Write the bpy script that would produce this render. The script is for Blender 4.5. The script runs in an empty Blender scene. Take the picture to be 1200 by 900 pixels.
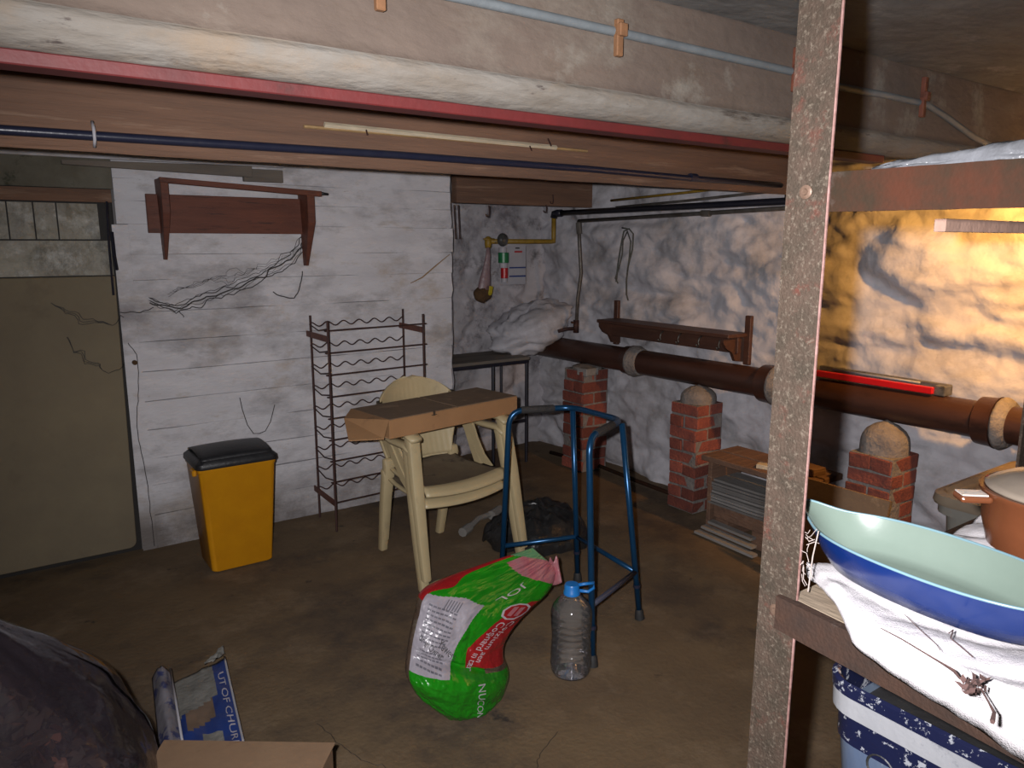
import bpy, bmesh, math, random
from mathutils import Vector, Matrix, noise
random.seed(7)
PI = math.pi
scn = bpy.context.scene
COL = scn.collection

# ------------------------------------------------------------------ camera
FPX, CAMH, HZ, YAW = 880.0, 1.55, 286.0, math.radians(35.0)
PITCH = math.atan((450 - HZ) / FPX)
FW = Vector((math.sin(YAW) * math.cos(PITCH), math.cos(YAW) * math.cos(PITCH), -math.sin(PITCH)))
RT = Vector((math.cos(YAW), -math.sin(YAW), 0))
UPV = RT.cross(FW)
CP = Vector((0, 0, CAMH))
cd = bpy.data.cameras.new('camera'); cam = bpy.data.objects.new('camera', cd); COL.objects.link(cam)
cd.sensor_width = 36; cd.lens = 36 * FPX / 1200; cd.clip_start = 0.05
cam.location = CP; cam.rotation_euler = (PI / 2 - PITCH, 0, -YAW)
scn.camera = cam

# ------------------------------------------------------------------ light
def V_dir(x, y, z): return Vector((x, y, z)).to_track_quat('-Z', 'Y').to_euler()
FLASH_W, LAMP_W, WORLD = 300.0, 80.0, 0.05
w = bpy.data.worlds.new('world'); scn.world = w; w.use_nodes = True
w.node_tree.nodes['Background'].inputs[0].default_value = (0.55, 0.6, 0.75, 1)
w.node_tree.nodes['Background'].inputs[1].default_value = WORLD
# the camera's own flash: a small lamp 5 cm to the left of the lens, aimed a little up and right
fl = bpy.data.lights.new('camera_flash', 'SPOT'); flo = bpy.data.objects.new('camera_flash', fl); COL.objects.link(flo)
fl.energy = FLASH_W; fl.color = (1.0, 0.975, 0.99); fl.spot_size = math.radians(112); fl.spot_blend = 1.0; fl.shadow_soft_size = 0.012
flo.location = CP - RT * 0.055 + UPV * 0.03
fdir = (FW + RT * 0.08 - UPV * 0.02).normalized()
flo.rotation_euler = fdir.to_track_quat('-Z', 'Y').to_euler()
# warm bulb further along the cellar, out of frame to the right
lb = bpy.data.lights.new('warm_bulb_light', 'SPOT'); lbo = bpy.data.objects.new('warm_bulb_light', lb); COL.objects.link(lbo)
lb.energy = LAMP_W; lb.color = (1.0, 0.47, 0.10); lb.spot_size = math.radians(140); lb.spot_blend = .35; lb.shadow_soft_size = 0.04; lbo.location = (3.10, 1.00, 1.72); lbo.rotation_euler = V_dir(.90, .30, -.52)
# faint warm fill lamp added behind the photographer, with no real source there
ab = bpy.data.lights.new('cellar_fill', 'AREA'); abo = bpy.data.objects.new('cellar_fill', ab); COL.objects.link(abo)
ab.energy = 2.5; ab.color = (1.0, 0.72, 0.5); ab.size = 0.8; abo.location = (1.6, -1.2, 1.95)
vs = scn.view_settings
scn.display_settings.display_device = 'sRGB'
vs.view_transform = 'Standard'; vs.look = 'None'; vs.gamma = 1; vs.use_curve_mapping = False; vs.exposure = 0.0

# ------------------------------------------------------------------ measuring helpers (pixel of the photo -> point on a real plane)
def ray(x, y): return FW + RT * ((x - 600) / FPX) + UPV * ((450 - y) / FPX)
def atX(x, y, v): d = ray(x, y); return CP + d * (v / d.x)
def atY(x, y, v): d = ray(x, y); return CP + d * (v / d.y)
def atZ(x, y, v): d = ray(x, y); return CP + d * ((v - CAMH) / d.z)
V = Vector
def rz(a): return Matrix.Rotation(a, 3, 'Z')
def rx(a): return Matrix.Rotation(a, 3, 'X')
def ry(a): return Matrix.Rotation(a, 3, 'Y')
def lerp(a, b, t): return a + (b - a) * t
def interp(tab, t):
    for (a, b) in zip(tab[:-1], tab[1:]):
        if t <= b[0]:
            k = (t - a[0]) / max(b[0] - a[0], 1e-9); k = max(0, min(1, k))
            return [lerp(p, q, k) for p, q in zip(a[1:], b[1:])]
    return list(tab[-1][1:])
def sm(tab, t):   # smooth (catmull) interpolation of a table
    n = len(tab)
    for i in range(n - 1):
        if t <= tab[i + 1][0] or i == n - 2:
            k = (t - tab[i][0]) / (tab[i + 1][0] - tab[i][0]); k = max(0, min(1, k))
            p0 = tab[max(i - 1, 0)][1:]; p1 = tab[i][1:]; p2 = tab[i + 1][1:]; p3 = tab[min(i + 2, n - 1)][1:]
            return [0.5 * ((2 * b) + (c - a) * k + (2 * a - 5 * b + 4 * c - d) * k * k + (3 * b - a - 3 * c + d) * k ** 3) for a, b, c, d in zip(p0, p1, p2, p3)]
def nz(x, y, z=0.0): return noise.noise(V((x, y, z)))
def fbm(x, y, z=0.0, o=4): return noise.fractal(V((x, y, z)), 1.0, 2.0, o)

# ------------------------------------------------------------------ materials
MATS = {}
def M(name, c1, c2=None, c3=None, scale=6, rough=.75, metal=0.0, bump=.25, bscale=60, stretch=(1, 1, 1), spot=(.58, .66), sscale=9, vary=0.0, spec=.5, detail=7):
    m = bpy.data.materials.new(name); m.use_nodes = True; nt = m.node_tree; n = nt.nodes; l = nt.links
    b = n['Principled BSDF']; b.inputs['Roughness'].default_value = rough; b.inputs['Metallic'].default_value = metal
    b.inputs['Specular IOR Level'].default_value = spec
    tc = n.new('ShaderNodeTexCoord'); mp = n.new('ShaderNodeMapping'); mp.inputs['Scale'].default_value = stretch
    l.new(tc.outputs['Object'], mp.inputs[0])
    c2 = c2 or [v * .8 for v in c1]
    t = n.new('ShaderNodeTexNoise'); t.inputs['Scale'].default_value = scale; t.inputs['Detail'].default_value = detail; t.inputs['Roughness'].default_value = .65
    l.new(mp.outputs[0], t.inputs['Vector'])
    r = n.new('ShaderNodeValToRGB'); r.color_ramp.elements[0].position = .35; r.color_ramp.elements[1].position = .65
    r.color_ramp.elements[0].color = (*c1, 1); r.color_ramp.elements[1].color = (*c2, 1)
    l.new(t.outputs[0], r.inputs[0]); out = r.outputs[0]
    if c3:
        t2 = n.new('ShaderNodeTexNoise'); t2.inputs['Scale'].default_value = sscale; t2.inputs['Detail'].default_value = 6; t2.inputs['Roughness'].default_value = .7
        mp2 = n.new('ShaderNodeMapping'); mp2.inputs['Location'].default_value = (3.1, 7.7, 1.3); mp2.inputs['Scale'].default_value = stretch
        l.new(tc.outputs['Object'], mp2.inputs[0]); l.new(mp2.outputs[0], t2.inputs['Vector'])
        r2 = n.new('ShaderNodeValToRGB'); r2.color_ramp.elements[0].position = spot[0]; r2.color_ramp.elements[1].position = spot[1]
        l.new(t2.outputs[0], r2.inputs[0])
        mx = n.new('ShaderNodeMix'); mx.data_type = 'RGBA'; l.new(r2.outputs[0], mx.inputs[0]); l.new(out, mx.inputs[6]); mx.inputs[7].default_value = (*c3, 1)
        out = mx.outputs[2]
    if vary:
        oi = n.new('ShaderNodeObjectInfo'); hs = n.new('ShaderNodeHueSaturation'); mr = n.new('ShaderNodeMapRange')
        mr.inputs[3].default_value = 1 - vary; mr.inputs[4].default_value = 1 + vary
        l.new(oi.outputs['Random'], mr.inputs[0]); l.new(mr.outputs[0], hs.inputs['Value']); l.new(out, hs.inputs['Color']); out = hs.outputs[0]
    l.new(out, b.inputs['Base Color'])
    if bump:
        t3 = n.new('ShaderNodeTexNoise'); t3.inputs['Scale'].default_value = bscale; t3.inputs['Detail'].default_value = 5
        l.new(mp.outputs[0], t3.inputs['Vector'])
        bp = n.new('ShaderNodeBump'); bp.inputs['Strength'].default_value = bump; bp.inputs['Distance'].default_value = .01
        l.new(t3.outputs[0], bp.inputs['Height']); l.new(bp.outputs[0], b.inputs['Normal'])
    MATS[name] = m; return m
def overlay(m, col, scale, lo, hi, stretch=(1, 1, 1), off=0.0, grad=None):
    """another layer of stain on a material; grad=(axis,a,b): only between object heights a..b"""
    nt = m.node_tree; n = nt.nodes; l = nt.links; b = n['Principled BSDF']
    src = b.inputs['Base Color'].links[0].from_socket
    tc = n.new('ShaderNodeTexCoord'); mp = n.new('ShaderNodeMapping'); mp.inputs['Scale'].default_value = stretch; mp.inputs['Location'].default_value = (off, off * .7, off * .3)
    l.new(tc.outputs['Object'], mp.inputs[0])
    t = n.new('ShaderNodeTexNoise'); t.inputs['Scale'].default_value = scale; t.inputs['Detail'].default_value = 8; t.inputs['Roughness'].default_value = .7
    l.new(mp.outputs[0], t.inputs['Vector'])
    r = n.new('ShaderNodeMapRange'); r.inputs[1].default_value = lo; r.inputs[2].default_value = hi
    l.new(t.outputs[0], r.inputs[0]); fac = r.outputs[0]
    if grad:
        sp = n.new('ShaderNodeSeparateXYZ'); l.new(tc.outputs['Object'], sp.inputs[0])
        g = n.new('ShaderNodeMapRange'); g.inputs[1].default_value = grad[1]; g.inputs[2].default_value = grad[2]
        l.new(sp.outputs[grad[0]], g.inputs[0])
        mu = n.new('ShaderNodeMath'); mu.operation = 'MULTIPLY'; l.new(fac, mu.inputs[0]); l.new(g.outputs[0], mu.inputs[1]); fac = mu.outputs[0]
    mx = n.new('ShaderNodeMix'); mx.data_type = 'RGBA'; l.new(fac, mx.inputs[0]); l.new(src, mx.inputs[6]); mx.inputs[7].default_value = (*col, 1)
    l.new(mx.outputs[2], b.inputs['Base Color']); return m
def film(name, tint, opac, rough=.12, bump=.5, bscale=14, strong=1.0):
    """thin clear plastic: see-through film with glossy reflections"""
    m = bpy.data.materials.new(name); m.use_nodes = True; nt = m.node_tree; n = nt.nodes; l = nt.links
    n.remove(n['Principled BSDF']); o = n['Material Output']
    tr = n.new('ShaderNodeBsdfTransparent'); tr.inputs[0].default_value = (*[1 - (1 - c) * .5 for c in tint], 1)
    pr = n.new('ShaderNodeBsdfPrincipled'); pr.inputs['Base Color'].default_value = (*tint, 1); pr.inputs['Roughness'].default_value = rough
    gl = n.new('ShaderNodeBsdfGlossy'); gl.inputs['Roughness'].default_value = rough; gl.inputs[0].default_value = (.9 * strong, .9 * strong, .95 * strong, 1)
    fr = n.new('ShaderNodeFresnel'); fr.inputs[0].default_value = 1.5
    a = n.new('ShaderNodeMixShader'); a.inputs[0].default_value = opac; l.new(tr.outputs[0], a.inputs[1]); l.new(pr.outputs[0], a.inputs[2])
    c = n.new('ShaderNodeMixShader'); l.new(fr.outputs[0], c.inputs[0]); l.new(a.outputs[0], c.inputs[1]); l.new(gl.outputs[0], c.inputs[2])
    l.new(c.outputs[0], o.inputs[0])
    tc = n.new('ShaderNodeTexCoord'); t = n.new('ShaderNodeTexNoise'); t.inputs['Scale'].default_value = bscale; t.inputs['Detail'].default_value = 4
    l.new(tc.outputs['Object'], t.inputs['Vector']); bp = n.new('ShaderNodeBump'); bp.inputs['Strength'].default_value = bump; bp.inputs['Distance'].default_value = .02
    l.new(t.outputs[0], bp.inputs['Height'])
    for s in (pr, gl, fr): l.new(bp.outputs[0], s.inputs['Normal'])
    MATS[name] = m; return m

white_board = M('whitewashed_board', (0.65, 0.637, 0.663), (0.546, 0.533, 0.559), (0.442, 0.377, 0.312), scale=3, stretch=(1, 1, 3), rough=.85, bump=.5, bscale=30, spot=(.60, .74), sscale=2.6)
overlay(white_board, (.40, .31, .22), 1.6, .54, .72, (1, 1, 1.6), 12.0)
overlay(white_board, (.34, .32, .32), 2.7, .54, .74, (1, 1, 2.2), 15.0)
overlay(white_board, (.08, .07, .07), 7, .66, .76, (1.2, 1, 6), 2.0)
overlay(white_board, (.17, .15, .14), 2.2, .25, .55, (1, 1, 1), 7.0, grad=(2, .30, .10))
overlay(white_board, (.20, .19, .20), 1.3, .50, .75, (1, 1, 2), 5.0)
white_stone = M('limewashed_stone', (0.55, 0.538, 0.573), (0.468, 0.456, 0.491), (0.316, 0.304, 0.328), scale=4, rough=.9, bump=.6, bscale=24, spot=(.56, .80), sscale=5)
overlay(white_stone, (.30, .28, .28), 2.2, .48, .68, (1, .7, 1.3), 6.0)
overlay(white_stone, (.14, .12, .12), 7, .68, .78, (1, .6, 1.3), 3.0)
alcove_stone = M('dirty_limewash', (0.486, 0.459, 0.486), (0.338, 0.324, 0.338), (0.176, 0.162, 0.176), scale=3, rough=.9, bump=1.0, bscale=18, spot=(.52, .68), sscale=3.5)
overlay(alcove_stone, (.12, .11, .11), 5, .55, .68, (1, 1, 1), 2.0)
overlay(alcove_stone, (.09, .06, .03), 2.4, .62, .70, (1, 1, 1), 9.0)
floor_m = M('cellar_floor', (.150, .100, .052), (.103, .067, .037), (.055, .038, .026), scale=1.6, rough=.9, bump=.35, bscale=55, spot=(.56, .70), sscale=1.7)
overlay(floor_m, (.20, .14, .085), 3.2, .52, .75, (1, 1, 1), 4.0)
overlay(floor_m, (.05, .035, .026), 1.1, .50, .66, (1, 1, 1), 12.0)
overlay(floor_m, (.03, .022, .018), 5, .64, .70, (1, 1, 1), 8.0)
slab_m = M('ceiling_slab', (0.142, 0.136, 0.128), (0.0926, 0.0891, 0.0855), (0.199, 0.193, 0.185), scale=5, stretch=(1, 1.8, 1), rough=.9, bump=.6, bscale=14, sscale=3)
conc_m = M('beam_concrete', (0.122, 0.0904, 0.0707), (0.0904, 0.0661, 0.0529), (0.147, 0.122, 0.0979), scale=3.5, rough=.9, bump=.5, bscale=35, spot=(.55, .72), sscale=3, stretch=(.6, 1, 1.2))
overlay(conc_m, (.085, .06, .042), 3, .54, .72, (.6, 1, 1.6), 6.0)
overlay(conc_m, (.17, .15, .125), 5, .58, .70, (1, 1, 1), 16.0)
overlay(conc_m, (.35, .08, .06), 7, .71, .75, (1, 1, 1), 11.0)
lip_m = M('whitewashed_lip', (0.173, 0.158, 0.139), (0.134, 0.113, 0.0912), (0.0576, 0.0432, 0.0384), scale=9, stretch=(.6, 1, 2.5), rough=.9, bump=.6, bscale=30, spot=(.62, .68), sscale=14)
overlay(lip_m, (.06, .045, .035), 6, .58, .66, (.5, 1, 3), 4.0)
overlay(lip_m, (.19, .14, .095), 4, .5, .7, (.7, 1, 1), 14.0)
red_m = M('red_oxide_paint', (.10, .010, .010), (.07, .009, .009), (.035, .010, .008), scale=8, rough=.6, bump=.1, spot=(.60, .72))
timber_m = M('old_timber', (0.176, 0.0943, 0.0582), (0.115, 0.0643, 0.0428), (0.26, 0.168, 0.115), scale=4, stretch=(.35, 2, 5), rough=.85, bump=.7, bscale=18, spot=(.58, .72), sscale=4)
redwood_m = M('red_stained_wood', (0.15, 0.0456, 0.024), (0.102, 0.03, 0.0168), (0.048, 0.018, 0.012), scale=5, stretch=(.5, 2, 6), rough=.6, bump=.3)
darkwood_m = M('dark_brown_wood', (0.0825, 0.033, 0.0195), (0.0525, 0.0225, 0.015), (0.135, 0.075, 0.045), scale=5, stretch=(3, .4, 4), rough=.55, bump=.25, spot=(.6, .8))
table_m = M('grey_worn_wood', (0.182, 0.154, 0.126), (0.112, 0.0952, 0.0812), None, scale=4, stretch=(.4, 3, 3), rough=.85)
panel_m = M('beige_sheet', (0.194, 0.158, 0.0998), (0.158, 0.128, 0.084), (0.121, 0.0945, 0.063), scale=2.2, rough=.85, bump=.15, spot=(.55, .75), sscale=2)
panelup_m = M('dirty_block_wall', (.26, .235, .17), (.16, .14, .105), (.38, .37, .33), scale=5, rough=.5, bump=.6, bscale=25, spot=(.52, .66), sscale=7)
overlay(panelup_m, (.045, .04, .025), 4, .52, .70, (1, 1, 1), 3.0)
drain_m = M('brown_drainpipe', (0.06, 0.026, 0.018), (0.0425, 0.019, 0.0135), (0.03, 0.013, 0.01), scale=4, stretch=(1, .4, 1), rough=.38, bump=.15, spot=(.55, .7))
mortar_m = M('grey_mortar', (0.247, 0.221, 0.202), (0.156, 0.137, 0.13), (0.13, 0.117, 0.111), scale=9, rough=.95, bump=1.0, bscale=50)
brick_m = M('red_brick', (0.239, 0.0642, 0.0413), (0.156, 0.0413, 0.0312), (0.0685, 0.0413, 0.0367), scale=12, rough=.9, bump=.7, bscale=60, vary=.35, spot=(.55, .7), sscale=14)
black_pipe = M('black_enamel', (.012, .013, .022), (.02, .02, .03), None, scale=20, rough=.35, bump=.05)
navy_pipe = M('dark_blue_pipe', (.014, .016, .035), (.02, .022, .04), None, scale=20, rough=.3, bump=.05)
yellow_pipe = M('yellow_gas_paint', (.33, .20, .02), (.22, .13, .015), (.07, .04, .02), scale=14, rough=.5, bump=.3)
copper_m = M('dull_metal_pipe', (.16, .15, .14), (.09, .075, .06), None, scale=18, rough=.45, metal=.4)
greycable_m = M('grey_cable', (0.136, 0.152, 0.16), (0.104, 0.116, 0.124), None, scale=12, rough=.6, bump=.1)
clip_m = M('tan_clip', (0.182, 0.084, 0.035), (0.133, 0.063, 0.028), None, scale=20, rough=.8)
stick_m = M('cream_batten', (.55, .47, .34), (.42, .35, .25), None, scale=18, rough=.8, stretch=(.5, 2, 2))
cane_m = M('bamboo_cane', (.34, .22, .10), (.26, .16, .07), None, scale=20, rough=.6)
rust_wire = M('rusty_wire', (.045, .022, .022), (.07, .03, .022), None, scale=40, rough=.7, metal=.3)
yellow_m = M('mustard_plastic', (0.586, 0.256, 0.00567), (0.529, 0.222, 0.00567), None, scale=9, rough=.42, bump=.05)
black_m = M('black_plastic', (.012, .012, .014), (.02, .02, .022), None, scale=15, rough=.45, bump=.15)
cream_m = M('cream_plastic', (0.485, 0.392, 0.227), (0.423, 0.341, 0.197), (0.31, 0.248, 0.155), scale=5, rough=.42, bump=.08, spot=(.6, .8))
dust_m = M('dusty_seat', (0.117, 0.0855, 0.0585), (0.171, 0.131, 0.081), (0.072, 0.0495, 0.036), scale=6, rough=.8, bump=.2)
card_m = M('brown_cardboard', (0.339, 0.183, 0.0829), (0.296, 0.157, 0.0696), (0.217, 0.113, 0.0522), scale=5, rough=.85, bump=.1, spot=(.6, .75))
carddust_m = M('dusty_cardboard', (0.2, 0.128, 0.0762), (0.152, 0.1, 0.0619), (0.257, 0.172, 0.105), scale=6, rough=.9, bump=.15)
boxcard_m = M('brown_box_board', (.20, .125, .072), (.165, .10, .058), (.12, .07, .04), scale=5, rough=.85, bump=.1, spot=(.6, .75))
cardin_m = M('card_edge', (.25, .15, .08), (.18, .11, .06), None, scale=20, rough=.9)
blue_tube = M('metallic_blue_tube', (.012, .07, .17), (.010, .06, .14), None, scale=20, rough=.28, metal=.55, bump=.02)
grip_m = M('black_foam_grip', (.02, .018, .018), (.03, .027, .026), None, scale=40, rough=.85, bump=.5)
rubber_m = M('black_rubber', (.015, .015, .016), (.022, .022, .022), None, scale=30, rough=.7)
bag_green = M('green_bag_film', (0.011, 0.198, 0.0066), (0.0099, 0.154, 0.0066), (0.0066, 0.0825, 0.0055), scale=7, rough=.22, bump=.5, bscale=14, spot=(.58, .7))
bag_red = M('red_bag_film', (0.275, 0.0121, 0.0138), (0.231, 0.0099, 0.0121), None, scale=8, rough=.25, bump=.4, bscale=14)
bag_white = M('white_bag_label', (0.308, 0.286, 0.319), (0.264, 0.242, 0.275), None, scale=8, rough=.3, bump=.4, bscale=14)
bag_pink = M('pink_bag_end', (0.33, 0.088, 0.11), (0.303, 0.138, 0.154), None, scale=14, rough=.3, bump=.4)
bag_pale = M('pale_green_bag_corner', (0.099, 0.231, 0.11), (0.077, 0.187, 0.088), None, scale=10, rough=.3)
bag_clear = M('brown_clear_film', (.09, .062, .045), (.06, .04, .03), (.13, .11, .08), scale=14, rough=.25, bump=.4)
print_white = M('white_print', (.42, .39, .42), (.34, .31, .34), None, scale=20, rough=.4, bump=0)
print_black = M('black_print', (.02, .02, .02), (.03, .03, .03), None, scale=20, rough=.5, bump=0)
print_grey = M('grey_print', (.09, .09, .11), (.13, .12, .14), None, scale=60, rough=.5, bump=0)
print_red = M('red_print', (.42, .02, .03), (.35, .02, .03), None, scale=20, rough=.5, bump=0)
pet_m = film('clear_pet', (.8, .8, .8), .05, rough=.06, bump=.25, bscale=9)
junkfilm_m = film('clear_refuse_film', (.24, .19, .24), .09, rough=.13, bump=1.0, bscale=5, strong=1.0)
bluecap_m = M('blue_cap_plastic', (.015, .17, .50), (.012, .14, .44), None, scale=20, rough=.35, bump=0)
binbag_m = M('black_crumpled_film', (.010, .010, .011), (.02, .02, .02), (.05, .045, .04), scale=12, rough=.3, bump=1.0, bscale=18, spot=(.62, .74))
iron_m = M('rusty_angle_iron', (0.0446, 0.0302, 0.0223), (0.0275, 0.021, 0.0151), (0.0623, 0.023, 0.0164), scale=30, rough=.85, metal=0, bump=.35, bscale=260, spot=(.56, .70), sscale=22, spec=.15)
overlay(iron_m, (.095, .078, .06), 170, .53, .70, (1, 1, 1), 2.0)
iron_edge_m = M('pale_iron_edge', (0.17, 0.0978, 0.0892), (0.0935, 0.0467, 0.0382), None, scale=60, rough=.7, spec=.2)
rail_m = M('rusty_red_rail', (0.0357, 0.0113, 0.00546), (0.0168, 0.0109, 0.0063), (0.0483, 0.0378, 0.0315), scale=16, rough=.85, metal=0, bump=.12, bscale=200, spot=(.60, .74), sscale=12, spec=.15)
darkrail_m = M('dark_rusty_rail', (.022, .014, .011), (.035, .018, .012), (.06, .045, .038), scale=18, rough=.85, bump=.25, bscale=200, spot=(.60, .72), sscale=22, spec=.15)
bolt_m = M('dull_bolt', (0.144, 0.096, 0.072), (0.096, 0.0576, 0.0384), None, scale=40, rough=.5, metal=.4)
shelfwood_m = M('pale_shelf_board', (0.196, 0.154, 0.108), (0.14, 0.105, 0.0735), (0.21, 0.196, 0.189), scale=6, rough=.8, stretch=(2, .6, 2))
towel_m = M('white_towelling', (.46, .44, .45), (.40, .38, .395), None, scale=30, rough=1.0, bump=.3, bscale=500, spec=.05)
dishblue_m = M('blue_enamel', (0.00385, 0.0174, 0.1), (0.00308, 0.0146, 0.0847), None, scale=8, rough=.22, bump=.02)
dishmint_m = M('mint_enamel', (.125, .162, .138), (.11, .145, .122), None, scale=5, rough=.2, bump=.02)
dishrim_m = M('pale_blue_rim', (.12, .20, .23), (.10, .17, .20), None, scale=12, rough=.3, bump=0)
terra_m = M('brown_glazed_pot', (0.125, 0.0408, 0.0168), (0.101, 0.0336, 0.0144), None, scale=8, rough=.25, bump=.03)
potlid_m = M('smoky_glass_lid', (.20, .165, .13), (.16, .13, .11), None, scale=8, rough=.08, bump=0)
tub_m = M('grey_tub_plastic', (.20, .19, .17), (.15, .145, .13), None, scale=6, rough=.35, bump=.05)
tublid_m = M('taupe_tub_lid', (.21, .165, .12), (.17, .135, .10), None, scale=6, rough=.3, bump=.05)
crate_m = M('black_crate', (.014, .013, .014), (.02, .02, .02), None, scale=9, rough=.6)
navy_m = M('navy_bucket_plastic', (.006, .008, .030), (.008, .010, .034), (.26, .27, .30), scale=9, rough=.35, bump=.1, spot=(.57, .60), sscale=55)
bucketbody_m = M('bucket_label', (.07, .10, .17), (.11, .14, .19), (.30, .31, .33), scale=7, rough=.4, bump=.1, spot=(.55, .60), sscale=9, stretch=(1, 1, .35))
silver_m = M('pale_bucket_band', (0.272, 0.276, 0.292), (0.224, 0.228, 0.248), (0.136, 0.14, 0.16), scale=8, rough=.4, bump=.1)
redtool_m = M('bright_red_paint', (.55, .008, .012), (.48, .008, .012), None, scale=10, rough=.35, bump=0)
steel_m = M('grey_steel', (.22, .22, .21), (.13, .125, .12), (.06, .05, .045), scale=20, rough=.4, metal=.5)
cord_m = M('grey_green_cord', (.10, .105, .09), (.06, .06, .055), None, scale=60, rough=.9)
web_m = M('sooty_cobweb', (.045, .04, .04), (.07, .065, .062), None, scale=60, rough=1.0)
hook_m = M('dull_brass_hook', (.16, .14, .12), (.12, .10, .08), None, scale=40, rough=.4, metal=.6)
glassy_m = M('meter_glass', (.10, .10, .10), (.16, .16, .155), None, scale=18, rough=.08, metal=.6, bump=0)
green_m = M('green_label', (.01, .15, .05), (.01, .12, .04), None, scale=12, rough=.4, bump=0)
redlab_m = M('red_label', (.42, .01, .015), (.36, .01, .015), None, scale=12, rough=.4, bump=0)
white_m = M('white_card', (.40, .39, .42), (.34, .33, .36), None, scale=12, rough=.6, bump=0)
netbag_m = M('pink_grey_net_bag', (.22, .13, .14), (.27, .20, .21), (.12, .07, .07), scale=16, rough=.35, bump=.5)
stainbrown_m = M('brown_foam_lump', (.085, .045, .018), (.06, .03, .012), None, scale=16, rough=.95, bump=1.0)
yellowpl_m = M('yellow_plastic_piece', (.42, .33, .01), (.35, .26, .01), None, scale=16, rough=.4, bump=0)
packblue_m = M('blue_packet_print', (.015, .035, .16), (.02, .045, .19), None, scale=8, rough=.4, bump=.1)
packgrey_m = M('grey_packet_inside', (.15, .145, .13), (.20, .195, .18), (.10, .095, .09), scale=14, rough=.6, bump=.4)
packpale_m = M('pale_packet_print', (.21, .20, .22), (.15, .14, .17), (.04, .05, .14), scale=10, rough=.4, bump=.2, spot=(.55, .6), sscale=12)
packtan_m = M('tan_packet_print', (.17, .115, .08), (.13, .09, .065), None, scale=10, rough=.5, bump=0)
leaf_m = M('dry_dark_leaves', (.045, .048, .025), (.10, .05, .025), (.24, .10, .04), scale=16, rough=.8, vary=.5)
twig_m = M('dried_twig', (.045, .022, .02), (.06, .03, .025), None, scale=60, rough=.9)
straw_m = M('pale_frayed_string', (0.275, 0.23, 0.21), (0.21, 0.17, 0.155), None, scale=60, rough=.9)
sheet_m = M('grey_blue_polythene', (0.12, 0.124, 0.136), (0.072, 0.074, 0.08), (0.032, 0.032, 0.032), scale=14, rough=.25, bump=.8, bscale=25, spot=(.58, .66))
pinkwood_m = M('pinkish_batten', (.42, .26, .20), (.34, .21, .16), None, scale=10, rough=.8)
pvc_m = M('pale_plastic_pipe', (.20, .19, .175), (.16, .15, .14), None, scale=10, rough=.5)
slat_m = M('pale_edge_board', (.22, .21, .20), (.16, .15, .145), (.10, .08, .065), scale=8, rough=.8, stretch=(3, .4, 3), vary=.3)

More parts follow.
